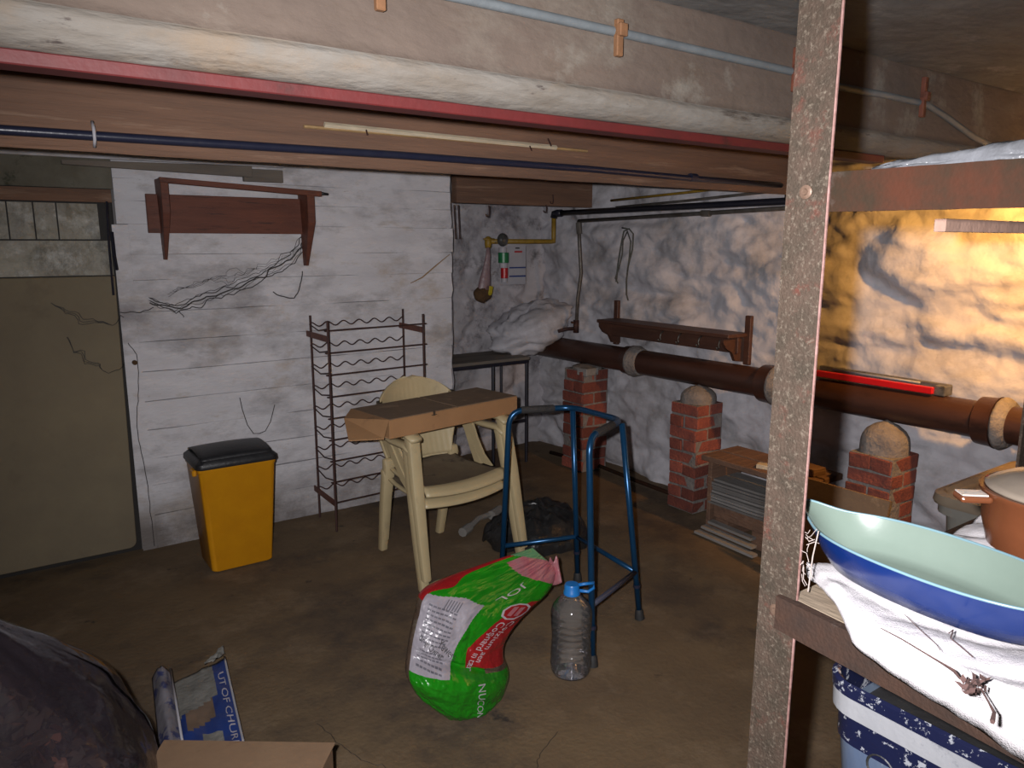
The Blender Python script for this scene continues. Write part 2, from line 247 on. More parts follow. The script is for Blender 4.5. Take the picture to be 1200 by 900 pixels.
# ------------------------------------------------------------------ mesh builder
class MB:
    def __init__(s): s.v = []; s.f = []; s.mi = []
    def add(s, vs, fs, mi=0):
        o = len(s.v); s.v += [V(p) for p in vs]
        for f in fs: s.f.append([i + o for i in f]); s.mi.append(mi)
    def box(s, c, d, R=None, mi=0):
        c = V(c); vs = []
        for x, y, z in ((-1, -1, -1), (1, -1, -1), (1, 1, -1), (-1, 1, -1), (-1, -1, 1), (1, -1, 1), (1, 1, 1), (-1, 1, 1)):
            p = V((x * d[0] / 2, y * d[1] / 2, z * d[2] / 2)); vs.append(c + (R @ p if R else p))
        s.add(vs, [(0, 3, 2, 1), (4, 5, 6, 7), (0, 1, 5, 4), (1, 2, 6, 5), (2, 3, 7, 6), (3, 0, 4, 7)], mi); return s
    def b2(s, a, b, mi=0): a = V(a); b = V(b); d = b - a; return s.box((a + b) / 2, (abs(d.x), abs(d.y), abs(d.z)), None, mi)
    def hexa(s, p, mi=0): s.add(p, [(0, 3, 2, 1), (4, 5, 6, 7), (0, 1, 5, 4), (1, 2, 6, 5), (2, 3, 7, 6), (3, 0, 4, 7)], mi); return s
    def rings(s, rings, cap=True, closed=False, mi=0, mf=None):
        n = len(rings[0]); o = len(s.v); s.v += [V(p) for r in rings for p in r]; m = len(rings)
        for i in range(m if closed else m - 1):
            a = o + i * n; b = o + ((i + 1) % m) * n
            for k in range(n):
                s.f.append([a + k, a + (k + 1) % n, b + (k + 1) % n, b + k]); s.mi.append(mf(i, k) if mf else mi)
        if cap and not closed:
            s.f.append([o + k for k in reversed(range(n))]); s.mi.append(mi)
            s.f.append([o + (m - 1) * n + k for k in range(n)]); s.mi.append(mi)
        return s
    def tube(s, pts, r, n=8, closed=False, mi=0, cap=True):
        pts = [V(p) for p in pts]; m = len(pts); rr = r if isinstance(r, (list, tuple)) else [r] * m
        up = None; rg = []
        for i, p in enumerate(pts):
            if closed: t = (pts[(i + 1) % m] - pts[i - 1]).normalized()
            else: t = (pts[min(i + 1, m - 1)] - pts[max(i - 1, 0)]).normalized()
            if up is None:
                up = V((0, 0, 1)) if abs(t.z) < .9 else V((0, 1, 0))
            up = (up - t * up.dot(t)).normalized(); sd = t.cross(up)
            rg.append([p + (up * math.cos(2 * PI * k / n) + sd * math.sin(2 * PI * k / n)) * rr[i] for k in range(n)])
        return s.rings(rg, cap, closed, mi)
    def lathe(s, prof, c=(0, 0, 0), n=32, mi=0, mf=None, cap=True):
        c = V(c); return s.rings([[c + V((r * math.cos(2 * PI * k / n), r * math.sin(2 * PI * k / n), z)) for k in range(n)] for r, z in prof], cap, False, mi, mf)
    def grid(s, fn, nu, nv, mi=0, mf=None):
        o = len(s.v)
        for j in range(nv + 1):
            for i in range(nu + 1): s.v.append(V(fn(i / nu, j / nv)))
        for j in range(nv):
            for i in range(nu):
                a = o + j * (nu + 1) + i
                s.f.append([a, a + 1, a + nu + 2, a + nu + 1]); s.mi.append(mf(i / nu, j / nv) if mf else mi)
        return s
    def prism(s, poly, vec, mi=0):
        n = len(poly); vec = V(vec); o = len(s.v); s.v += [V(p) for p in poly] + [V(p) + vec for p in poly]
        s.f.append([o + k for k in range(n)]); s.f.append([o + n + k for k in reversed(range(n))]); s.mi += [mi, mi]
        for k in range(n): s.f.append([o + k, o + n + k, o + n + (k + 1) % n, o + (k + 1) % n]); s.mi.append(mi)
        return s
    def move(s, f): s.v = [V(f(p)) for p in s.v]; return s

WM = {}
def props(o, label=None, cat=None, group=None, kind=None):
    if label: o['label'] = label
    if cat: o['category'] = cat
    if group: o['group'] = group
    if kind: o['kind'] = kind
    return o
def thing(name, label, cat, loc=(0, 0, 0), a=0.0, group=None, kind=None):
    o = bpy.data.objects.new(name, None); COL.objects.link(o); o.empty_display_size = .1
    o.location = loc; o.rotation_euler = (0, 0, a); WM[o] = Matrix.Translation(V(loc)) @ Matrix.Rotation(a, 4, 'Z')
    return props(o, label, cat, group, kind)
def mesh_of(name, mb, mats, smooth=False, bevel=0, segs=1, fix=True):
    me = bpy.data.meshes.new(name); me.from_pydata([tuple(p) for p in mb.v], [], mb.f)
    if not isinstance(mats, (list, tuple)): mats = [mats]
    for m in mats: me.materials.append(m)
    if len(mats) > 1: me.polygons.foreach_set('material_index', mb.mi)
    if fix or bevel:
        bm = bmesh.new(); bm.from_mesh(me)
        if fix: bmesh.ops.recalc_face_normals(bm, faces=bm.faces)
        if bevel:
            ed = [e for e in bm.edges if len(e.link_faces) == 2 and e.calc_face_angle(0) > .6]
            bmesh.ops.bevel(bm, geom=ed, offset=bevel, segments=segs, affect='EDGES', profile=.5, clamp_overlap=True)
        bm.to_mesh(me); bm.free()
    if smooth:
        for p in me.polygons: p.use_smooth = True
        if smooth == 'auto':
            import math as _m
            bm = bmesh.new(); bm.from_mesh(me)
            for e in bm.edges:
                if len(e.link_faces) == 2 and e.calc_face_angle(0) > .7: e.smooth = False
            bm.to_mesh(me); bm.free()
    me.update(); return me
def obj(name, mb, mats, parent=None, smooth=False, bevel=0, segs=1, local=False, label=None, cat=None, group=None, kind=None, solid=0, fix=True):
    """one mesh object; points are in world coordinates unless local=True"""
    if parent is not None:
        wm = WM[parent]
        if not local: inv = wm.inverted(); mb.v = [inv @ p for p in mb.v]
        loc = (0, 0, 0)
    else:
        xs = [p.x for p in mb.v]; ys = [p.y for p in mb.v]; zs = [p.z for p in mb.v]
        loc = V(((min(xs) + max(xs)) / 2, (min(ys) + max(ys)) / 2, min(zs))); mb.v = [p - loc for p in mb.v]; wm = Matrix.Translation(loc)
    o = bpy.data.objects.new(name, mesh_of(name, mb, mats, smooth, bevel, segs, fix)); COL.objects.link(o); o.location = loc
    if parent is not None: o.parent = parent
    WM[o] = wm if parent is None else WM[parent].copy()
    if solid:
        md = o.modifiers.new('Solidify', 'SOLIDIFY'); md.thickness = abs(solid); md.offset = 0 if solid < 0 else -1
    return props(o, label, cat, group, kind)
def inst(name, me, parent, loc, rot=(0, 0, 0), scale=(1, 1, 1)):
    """a piece sharing mesh data; loc in world coordinates"""
    o = bpy.data.objects.new(name, me); COL.objects.link(o)
    if parent is not None: o.parent = parent; loc = WM[parent].inverted() @ V(loc)
    o.location = loc; o.rotation_euler = rot; o.scale = scale; return o
def dup_tree(o, parent=None, off=(0, 0, 0)):
    c = o.copy(); COL.objects.link(c); c.parent = parent
    c.location = V(o.location) + V(off)
    for ch in list(o.children): dup_tree(ch, c)
    return c
def text_mb(s, size=1.0):
    cu = bpy.data.curves.new('t', 'FONT'); cu.body = s; cu.size = size; cu.resolution_u = 2; cu.align_x = 'LEFT'
    o = bpy.data.objects.new('t', cu); COL.objects.link(o)
    dg = bpy.context.evaluated_depsgraph_get(); me = o.evaluated_get(dg).to_mesh()
    mb = MB(); mb.add([v.co.copy() for v in me.vertices], [list(p.vertices) for p in me.polygons])
    o.evaluated_get(dg).to_mesh_clear(); bpy.data.objects.remove(o); bpy.data.curves.remove(cu); return mb
def struct(o, label=None): o['kind'] = 'structure'; o['label'] = label or o.name.replace('_', ' '); return o

# ================================================================== THE SETTING
XR, YB, YA, ZC, XL, YF = 3.55, 4.10, 4.66, 2.09, -1.7, -2.0
def floor_h(x, y):
    return .006 * fbm(x * 1.3, y * 1.3, 1) + .0025 * fbm(x * 7, y * 7, 3) - .008
fm = MB().grid(lambda u, v: (lerp(XL - .1, XR + .15, u), lerp(YF - .1, YA + .15, v), floor_h(lerp(XL, XR, u), lerp(YF, YA, v))), 190, 230)
fl_o = struct(obj('floor', fm, floor_m, smooth=True), 'uneven dirty brown cellar floor')
# cracks in the floor
ck = MB()
for pts in ([(0.95, 1.75), (1.02, 1.66), (1.10, 1.64), (1.2, 1.6), (1.27, 1.66), (1.40, 1.72)], [(.75, 2.2), (.78, 2.05), (.80, 1.95), (.86, 1.86), (.95, 1.75)]):
    P = [V((x + .01 * nz(x * 9, y * 9), y, floor_h(x, y) + .001)) for x, y in pts]
    q = []
    for a, b in zip(P[:-1], P[1:]):
        for k in range(6):
            p = a.lerp(b, k / 6); q.append(p + V((.008 * nz(p.x * 60, p.y * 60), .008 * nz(p.y * 60, p.x * 60, 4), 0)))
    ck.tube(q, .0013, 4)
obj('floor_crack', ck, M('crack_dirt', (.035, .025, .018), None, None), parent=fl_o)
ceil_o = struct(obj('ceiling', MB().grid(lambda u, v: (lerp(XL - .1, XR + .15, u), lerp(YF - .1, YA + .15, v), ZC + .006 * fbm(u * 14, v * 30)), 120, 120).b2((XL - .1, YF - .1, ZC + .03), (XR + .15, YA + .15, ZC + .10)), slab_m, smooth='auto'), 'grey concrete ceiling slab')

def stone_h(a, z, sa=1.45, sz=4.2, sd=0.0):
    x = a * sa + .35 * nz(a * 2.5, z * 2.5, sd); y = z * sz + .35 * nz(a * 2.5, z * 2.5, sd + 9)
    y += .3 * nz(a * 1.1, sd + 2)
    d, _ = noise.voronoi(V((x, y, sd)))
    e = min((d[1] - d[0]) / .42, 1.0); e = e * e * (3 - 2 * e)
    cell = nz(_[0].x * 3.3, _[0].y * 5.1, 4)
    return .040 * e + .036 * cell * e + .030 * fbm(a * 2.8, z * 6, sd + 5, 6) + .012 * fbm(a * 9, z * 18, sd + 8, 3)
def wallX(u, v):
    y = lerp(YF - .05, YA + .1, u); z = lerp(-.05, ZC + .02, v)
    return V((XR + .03 - stone_h(y, z), y, z))
wr = struct(obj('wall_right', MB().grid(wallX, 420, 135).b2((XR + .14, YF - .1, -.05), (XR + .22, YA + .1, ZC + .1)), white_stone, smooth=True), 'lumpy limewashed rubble stone wall')
def wallA(u, v):
    x = lerp(2.30, XR + .1, u); z = lerp(-.05, ZC + .02, v)
    return V((x, YA + .03 - stone_h(x, z, 2.6, 3.4, 17.0), z))
wa = struct(obj('wall_alcove', MB().grid(wallA, 90, 120).b2((2.30, YA + .14, -.05), (XR + .2, YA + .22, ZC + .1)), alcove_stone, smooth=True), 'stained limewashed wall of the corner recess')
# limewashed bulge of stone in the corner where the drain starts
bc = V((3.24, 4.42, .95))
pl = atX(625, 380, 3.38)
bm_ = MB()
def bulge(u, v):
    th = u * 2 * PI; ph = v * PI
    d = V((math.cos(th) * math.sin(ph), math.sin(th) * math.sin(ph), math.cos(ph)))
    r = 1 + .26 * fbm(d.x * 2 + 3, d.y * 2, d.z * 2, 4) + .05 * fbm(d.x * 6, d.y * 6, d.z * 6, 3)
    return V((3.28, 4.45, .945)) + V((d.x * .33 * r, d.y * .25 * r, d.z * .165 * r + .28 * d.x * .33))
bm_.grid(bulge, 48, 30); pass; obj('stone_bulge', bm_, white_stone, parent=wr, smooth=True, label='rounded limewashed boulder bulging from the corner over the drainpipe')

# back wall of whitewashed boards: horizontal planks with open joints over a dark core
wb = thing('wall_back', 'whitewashed wall of horizontal boards', None, (1.5, YB, 0), kind='structure')
obj('recess_shade_block', MB().b2((XL, YB + .02, -.02), (.545, YB + .12, ZC + .02)), M('painted_gap_shade', (.02, .017, .015), None, None), wb)  # near-black block, paints the shade seen in the gap beside the panel
obj('wall_core', MB().b2((.55, YB + .03, -.02), (2.40, YB + .12, ZC + .02)), M('dark_gap', (.16, .15, .15), None, None), wb)
zs = [-.01, .17, .33, .47, .62, .77, .92, 1.07, 1.22, 1.375, 1.50, 1.645, 1.755, 1.86, 1.975, 2.10]
def plank(x0, x1, z0, z1, y, seed, g=.0009):
    mb = MB()
    nu, nv = 26, 3
    def fr(u, v):
        x = lerp(x0, x1, u); z = lerp(z0 + g, z1 - g, v)
        if v in (0, 1): z += .0035 * fbm(x * 3, seed * 3.1 + v, 0, 3)
        if u == 1: x += .012 * nz(z * 14, seed)
        e = (.0035 + .003 * nz(x * 2, seed, 3)) if v in (0, 1) else 0
        return (x, y + e - .006 * fbm(x * 1.5, z * 4, seed, 4), z)
    mb.grid(fr, nu, nv)
    mb.grid(lambda u, v: (lerp(x0, x1, u), y + .03, lerp(z0 + g, z1 - g, v)), 1, 1)
    mb.grid(lambda u, v: (fr(u, 1)[0], lerp(fr(u, 1)[1], y + .03, v), fr(u, 1)[2]), nu, 1)
    mb.grid(lambda u, v: (fr(u, 0)[0], lerp(fr(u, 0)[1], y + .03, v), fr(u, 0)[2]), nu, 1)
    mb.grid(lambda u, v: (fr(1, v)[0], lerp(fr(1, v)[1], y + .03, u), fr(1, v)[2]), 1, nv)
    return mb
for i in range(len(zs) - 1):
    xs0 = .56 if zs[i] > 1.6 else .607
    obj('plank', plank(xs0, 2.405 + random.uniform(-.008, .01), zs[i], zs[i + 1], YB - .012 + random.uniform(-.004, .004), i * 2.7), white_board, wb, smooth=True, fix=False)
obj('plank', plank(.537, .605, -.01, 1.643, YB - .016, 77.0), white_board, wb, smooth=True, fix=False, label='upright whitewashed edge board beside the beige panel')
# the partition's end, ragged
obj('wall_end', MB().grid(lambda u, v: (2.405 + .012 * fbm(v * 14, u * 3, 5), lerp(YB - .01, YA, u), lerp(0, ZC, v)), 14, 60), alcove_stone, wb, smooth=True)
# light rail along the top and the small grey offcut
p0 = atY(132, 190, YB - .02); p1 = atY(330, 212, YB - .04)
obj('plank', MB().hexa([V((XL, YB - .05, 1.925)), V((1.37, YB - .05, 1.945)), V((1.37, YB - .02, 1.945)), V((XL, YB - .02, 1.925)), V((XL, YB - .05, 1.99)), V((1.37, YB - .05, 2.0)), V((1.37, YB - .02, 2.0)), V((XL, YB - .02, 1.99))]), white_board, wb, bevel=.002)
obj('plank', MB().hexa([V((.35, YB - .062, 1.905)), V((1.2, YB - .055, 1.888)), V((1.2, YB - .03, 1.888)), V((.35, YB - .03, 1.905)), V((.35, YB - .062, 1.925)), V((1.2, YB - .055, 1.945)), V((1.2, YB - .03, 1.945)), V((.35, YB - .03, 1.925))]), table_m, wb, bevel=.002, label='tapering grey board end above the whitewashed boards')
obj('offcut', MB().b2((atY(285, 198, YB - .04).x, YB - .045, atY(300, 213, YB - .04).z), (atY(331, 198, YB - .04).x, YB - .015, atY(300, 198, YB - .04).z)), table_m, wb, bevel=.002, label='small grey timber offcut nailed at the top of the boards')
# stub walls out of sight, closing the cellar
struct(obj('wall_left', MB().b2((XL - .1, YF, 0), (XL, YB, ZC)), white_board), 'limewashed side wall')
struct(obj('wall_front', MB().b2((XL, YF - .1, 0), (XR, YF, ZC)), white_board), 'limewashed wall behind the photographer')

# ---- the beige panel closing the opening at the left, block wall above it
dr = thing('door_1', 'large dull beige panel door with rounded lower corner', None, (-.2, YB - .03, 0), kind='structure')
pr = .035
poly = [(-1.0, .035), (.46, .035)]
for k in range(7):
    a = -PI / 2 + k * PI / 12; poly.append((.47 + pr * math.cos(a) - 0.0, .07 + pr * math.sin(a)))
poly += [(.522, 1.40), (-1.0, 1.40)]
obj('panel', MB().prism([V((x, YB - .055, z)) for x, z in poly], (0, .03, 0)), panel_m, dr, bevel=.003)
def rough_panel(x0, x1, z0, z1, y, s):
    return MB().grid(lambda u, v: (lerp(x0, x1, u), y - .012 * fbm(lerp(x0, x1, u) * 4, lerp(z0, z1, v) * 4, s), lerp(z0, z1, v)), 40, 8).b2((x0, y + .004, z0), (x1, y + .03, z1))
obj('upper_board', rough_panel(-.9, .52, 1.405, 1.565, YB - .035, 2), panelup_m, dr, smooth='auto', label='paler dirty board above the beige panel')
xx = -.9
for i, wdt in enumerate([.30, .26, .22, .24, .10, .09, .17]):
    obj('block', rough_panel(xx + .006, min(xx + wdt, .52), 1.572, 1.735, YB - .02, 5 + i), panelup_m, dr, smooth='auto'); xx += wdt
obj('upper_rail', rough_panel(-.9, .54, 1.742, 1.80, YB - .05, 14), timber_m, dr, smooth='auto')
obj('upper_board', rough_panel(-.9, .55, 1.805, ZC, YB - .03, 24), M('dark_green_stained_board', (.085, .075, .05), (.14, .13, .10), (.03, .03, .015), scale=4), dr, smooth='auto', label='dark greenish stained board at the top of the opening')
q = MB().tube([atY(125, 236, YB - .07), atY(128, 290, YB - .075), atY(133, 346, YB - .07)], .006, 6)
q.tube([atY(131, 272, YB - .06), atY(134, 300, YB - .09), atY(137, 316, YB - .06)], .008, 6)
obj('bolt_rod', q, black_pipe, dr, label='thin black sliding rod at the panel edge')

# ---- beams under the ceiling
prof = [(1.30, ZC + .01), (1.30, 1.882), (1.294, 1.878), (1.288, 1.866), (1.293, 1.856), (1.297, 1.846), (1.307, 1.836), (1.322, 1.824), (1.385, 1.823), (1.385, ZC + .01)]
def beam(prof, x0, x1, n, amp, seed):
    mb = MB(); rg = []
    for i in range(n + 1):
        x = lerp(x0, x1, i / n)
        rg.append([V((x, y + amp * fbm(x * 2.2, z * 9, seed, 4) * (1 if y < 1.4 else .3), z + amp * .7 * fbm(x * 3, y * 5, seed + 3, 3))) for y, z in prof])
    return mb.rings(rg)
pf = []
for (a, b) in zip(prof[:2][:1], prof[1:2]):
    for k in range(12): pf.append((1.30, lerp(ZC + .01, 1.880, k / 12)))
pf += prof[1:]
cb = beam(pf, XL, XR, 260, .0035, 3)
nring = len(pf); 
cb.mi = [1 if 12 <= (i % nring) <= 18 else 0 for i in range(len(cb.f))]
obj('concrete_beam', cb, [conc_m, lip_m], ceil_o, smooth=True, label='deep pinkish concrete beam with a whitewashed lower lip')
# red steel joist behind it
ib = MB().b2((XL, 1.333, 1.801), (2.36, 1.385, 1.8225)).b2((XL, 1.375, 1.8225), (2.36, 1.384, 1.95))
obj('steel_plate', ib, red_m, ceil_o, bevel=.002, label='red painted steel flange under the concrete beam')
tb = beam([(2.40, 2.0), (2.40, 1.95), (2.405, 1.90), (2.40, 1.85), (2.402, 1.803), (2.407, 1.797), (2.43, 1.799), (2.43, 2.0)], XL, 3.39, 120, .004, 8)
obj('timber_beam', tb, timber_m, ceil_o, smooth='auto', label='brown weathered timber beam above the whitewashed boards')
obj('timber_lintel', beam([(4.06, 1.99), (4.06, 1.90), (4.06, 1.80), (4.12, 1.80), (4.12, 1.99)], 2.43, 3.52, 40, .003, 12), timber_m, ceil_o, smooth='auto', label='dark timber lintel across the corner recess')
# hooks under the lintel
for (px, py, l_) in ((573, 241, .07), (640, 240, .05), (648, 228, .06)):
    a = atY(px, py, 4.05)
    obj('hook', MB().tube([a, a + V((.0, -.005, -l_ * .6)), a + V((-.008, -.01, -l_)), a + V((-.025, -.01, -l_ * .95)), a + V((-.03, -.01, -l_ * .75))], .004, 6), rust_wire, ceil_o)
# wire loop at the end of the partition
a = atY(532, 240, YB - .02); b = atY(534, 280, YB - .02)
obj('wire_loop', MB().tube([a, a + V((.03, 0, 0)), V((b.x + .03, b.y, b.z)), b], .0035, 5, closed=True), rust_wire, label='thin rusty wire loop hanging at the end of the whitewashed boards', cat='wire')

# ================================================================== PIPES AND CABLES UNDER THE CEILING
def along(y, pts, zoff=0): return [atY(px, py, y) for px, py in pts]
cab = thing('grey_cable', 'thick grey cable running across the concrete beam in tan clips', 'cable', (1.2, 1.28, 1.99))
cpts = [V((x, 1.278, 1.993 + .004 * math.sin(x * 2))) for x in (-1.6, -1.0, -.5, 0, .4, .738, 1.0, 1.3, 1.6, 1.861)] + along(1.278, [(985, 102), (1040, 112), (1085, 122), (1110, 138), (1140, 160), (1170, 175), (1210, 183)])
obj('cable', MB().tube(cpts, .010, 8), greycable_m, cab, smooth=True)
for px, y0, y1 in ((446, -14, 12), (727, 22, 66), (936, 55, 108), (1086, 90, 138)):
    a = atY(px, y0, 1.265); b = atY(px, y1, 1.265)
    obj('cable_clip', MB().b2((a.x - .009, 1.262, b.z), (a.x + .009, 1.276, a.z)).box(((a.x + .002, 1.263, cpts[6].z)), (.022, .02, .026)), clip_m if px < 900 else redwood_m, cab, bevel=.002)
npipe = thing('dark_pipe', 'long dark blue pipe fixed along the face of the timber beam', 'pipe', (1, 2.37, 1.84))
zp = atY(0, 150, 2.37).z
obj('pipe', MB().tube([V((-1.6, 2.37, zp))] + along(2.37, [(0, 152), (200, 165), (470, 182), (690, 198), (810, 209), (915, 217)]), .013, 10), navy_pipe, npipe, smooth=True)
a = atY(110, 158, 2.355); obj('pipe_clip', MB().tube([a + V((0, .01, .035)), a + V((0, -.008, .012)), a + V((0, -.008, -.012)), a + V((0, .01, -.03))], .0045, 6), white_m, npipe, smooth=True, label='small white clip')
for px, py in ((812, 208),): a = atY(px, py, 2.37); obj('coupling', MB().tube([a - V((.02, 0, 0)), a + V((.02, 0, 0))], .018, 10), navy_pipe, npipe)
# batten and cane lying on nails against the timber beam
bt = thing('cream_batten', 'long cream batten with a thin cane behind it, hung on the timber beam', 'batten', (1.4, 2.38, 1.91))
a = atY(380, 146, 2.385); b = atY(652, 173, 2.385)
obj('batten', MB().tube([a, b], .0085, 4), stick_m, bt)
a = atY(356, 148, 2.39); b = atY(688, 177, 2.39)
obj('cane', MB().tube([a, b], .0055, 6), cane_m, bt)
for px, py in ((430, 151), (622, 170), (645, 165)):
    c = atY(px, py, 2.375); obj('nail', MB().tube([c + V((-.004, -.01, -.02)), c + V((.004, .02, .01))], .003, 5), rust_wire, bt)
# pipes along the right wall
bp = thing('black_wall_pipe', 'black iron pipe running high along the rubble wall, turning into yellow gas pipe', 'pipe', (3.45, 3.5, 1.75))
XP = 3.44
A1 = atX(652, 250, XP); A2 = atX(935, 235, XP)
obj('pipe', MB().tube([A1, A2, A2 + (A2 - A1) * .9], .019, 10), black_pipe, bp, smooth=True)
obj('elbow', MB().tube([A1 + V((0, .03, -.03)), A1 + V((0, .02, 0)), A1, A1 + V((0, -.06, 0))], .026, 10), black_pipe, bp, smooth=True)
Yg = A1.y + .03
D1 = V((A1.x, Yg, atX(650, 283, XP).z))
D2 = atY(572, 283, Yg)
obj('gas_pipe', MB().tube([A1 + V((0, .03, -.02)), D1 + V((0, 0, .03)), D1, D1 - V((.03, 0, 0)), V((D2.x, Yg, D1.z))], .017, 10), yellow_pipe, bp, smooth=True, label='yellow painted gas pipe')
obj('gas_tap', MB().lathe([(.001, -.05), (.02, -.045), (.024, -.02), (.024, .02), (.014, .03), (.001, .035)], V((D2.x, Yg, D1.z)), 12).tube([V((D2.x - .05, Yg - .02, D1.z + .015)), V((D2.x + .03, Yg - .03, D1.z + .015))], .006, 6), yellow_pipe, bp, smooth=True)
t2 = atX(928, 218, XP - .02); t3 = atX(925, 233, XP)
vb = thing('pipe_stub', 'short rusty upright pipe joining the dark pipe to the black wall pipe', 'pipe', tuple(t3))
obj('riser', MB().tube([t3, V((t3.x, t3.y, t3.z + .09))], .013, 8), rail_m, vb, smooth=True)
obj('fitting', MB().tube([V((t3.x - .03, t3.y + .05, t3.z + .085)), V((t3.x, t3.y, t3.z + .095)), V((t3.x + .05, t3.y - .15, t3.z + .12))], .02, 8).tube([t3 + V((0, 0, -.01)), t3 + V((0, 0, .03))], .024, 8), rail_m, vb, smooth=True)
for k, (p, q_) in enumerate((((716, 235), (915, 212)), ((722, 243), (905, 224)))):
    a = atX(*p, XP + .03); b = atX(*q_, XP + .03)
    obj('thin_pipe', MB().tube([a, a.lerp(b, .5) + V((0, 0, -.004)), b, b + (b - a) * .6], .008, 8), yellow_pipe if k == 0 else copper_m, smooth=True, label=('upper' if k == 0 else 'lower') + ' of two thin tarnished pipes high on the rubble wall above the black pipe', cat='pipe', group=None)
vp = thing('water_pipe', 'thin grey water pipe along the wall dropping to a valve above the drain', 'pipe', (3.45, 4.1, 1.0))
B1 = atX(678, 259, XP); B2 = atX(935, 243, XP)
B3 = atX(681, 320, XP); B4 = atX(675, 385, XP)
obj('pipe', MB().tube([B2 + (B2 - B1) * .8, B2, B1], .012, 8), copper_m, vp, smooth=True)
obj('drop_pipe', MB().tube([B1, atX(679, 285, XP), B3, atX(677, 350, XP), B4], .0125, 8), copper_m, vp, smooth=True)
obj('valve', MB().tube([B4 + V((0, 0, .06)), B4 + V((0, 0, -.03))], .02, 8).tube([B4, B4 + V((-.07, .02, 0)), B4 + V((-.13, .04, -.015))], .013, 8).tube([B4 + V((0, 0, .04)), B4 + V((-.06, -.02, .05))], .008, 6), rust_wire, vp, smooth=True)
obj('coupling', MB().tube([B1 + V((0, 0, -.01)), atX(679, 274, XP)], .02, 8), copper_m, vp)
obj('coupling', MB().tube([atX(822, 250, XP), atX(832, 250, XP)], .018, 8), copper_m, vp)
# cord looped on the wall
cp = [atX(x, y, 3.46) for x, y in ((722, 330), (724, 310), (728, 285), (731, 271), (737, 268), (742, 274), (741, 292), (736, 312), (734, 328), (734, 345), (736, 352))]
c2 = [atX(x, y, 3.455) for x, y in ((724, 332), (721, 326), (725, 315), (729, 298), (730, 282), (735, 271), (739, 283), (737, 305), (735, 318))]
obj('looped_cord', MB().tube(cp, .005, 6).tube(c2, .0045, 6).tube([atX(729, 267, 3.50), atX(735, 268, 3.45)], .005, 6), cord_m, smooth=True, label='loop of thin grey-green cord hanging on the rubble wall', cat='cord')
# things hanging under the gas tap
Yh = Yg - .05
hb = thing('hanging_bag', 'pinkish plastic bag with brown lump hanging from the yellow gas tap', 'bag', tuple(atY(572, 350, Yh)))
rg = []
for (px, py, hw) in ((572, 290, .012), (572, 300, .020), (570, 315, .030), (568, 330, .045), (567, 340, .05), (567, 350, .04)):
    c = atY(px, py, Yh); rg.append([c + V((hw * math.cos(t * PI / 6) * (1 + .15 * nz(t, py)), hw * .6 * math.sin(t * PI / 6), 0)) for t in range(12)])
obj('bag', MB().rings(rg), netbag_m, hb, smooth=True)
mb = MB(); c = atY(565, 345, Yh)
mb.grid(lambda u, v: c + V((math.cos(u * 2 * PI) * math.sin(v * PI) * .065, math.sin(u * 2 * PI) * math.sin(v * PI) * .04, math.cos(v * PI) * .055)) * (1 + .25 * nz(u * 6, v * 6, 3)), 16, 12)
obj('foam_lump', mb, stainbrown_m, hb, smooth=True)
obj('yellow_piece', MB().box(atY(575, 340, Yh - .035), (.03, .01, .055), ry(.2)).box(atY(572, 345, Yh - .03), (.055, .01, .02), ry(-.2)), yellowpl_m, hb, bevel=.003)
rgm = thing('gas_regulator', 'round dark gas regulator with green and red labelled bottle below the yellow pipe', 'gas meter', tuple(atY(588, 320, Yh)))
c = atY(589, 281, Yh)
obj('dial', MB().grid(lambda u, v: c + V((math.cos(u * 2 * PI) * math.sin(v * PI) * .042, -math.sin(u * 2 * PI) * math.sin(v * PI) * .03, math.cos(v * PI) * .045)), 20, 12), glassy_m, rgm, smooth=True)
def seg(px, y0, y1, r): 
    a = atY(px, y0, Yh); b = atY(px, y1, Yh); return [(0.001, b.z), (r, b.z), (r, a.z), (0.001, a.z)], V((a.x, Yh, 0))
for nm, px, y0, y1, r, m_ in (('neck', 589, 290, 296, .03, white_m), ('green_band', 590, 296, 308, .038, green_m), ('clear_band', 590, 308, 314, .030, white_m), ('red_band', 591, 314, 326, .026, redlab_m), ('base', 591, 326, 331, .022, white_m)):
    pf_, cc = seg(px, y0, y1, r); obj(nm, MB().lathe(pf_, cc, 16), m_, rgm, bevel=.002)
tg = thing('notice_card', 'white notice card with blue ruled lines behind the gas regulator', 'card', tuple(atY(605, 332, Yg + .03)))
cY = Yg + .02
def cq(x0, y0, x1, y1, yy, th=.002): a = atY(x0, y0, yy); b = atY(x1, y1, yy); return MB().b2((a.x, yy, b.z), (b.x, yy + th, a.z))
crd = obj('card', cq(586, 288, 616, 333, cY), white_m, tg)
for (x0, y0, x1, y1) in ((597, 313, 616, 314.2), (597, 323, 616, 324.2)): obj('ruled_line', cq(x0, y0, x1, y1, cY - .002, .001), packblue_m, crd)
obj('red_mark', cq(603, 294, 612, 296, cY - .002, .001), print_red, crd); obj('black_mark', cq(604, 290, 609, 291.5, cY - .002, .001), print_black, crd)

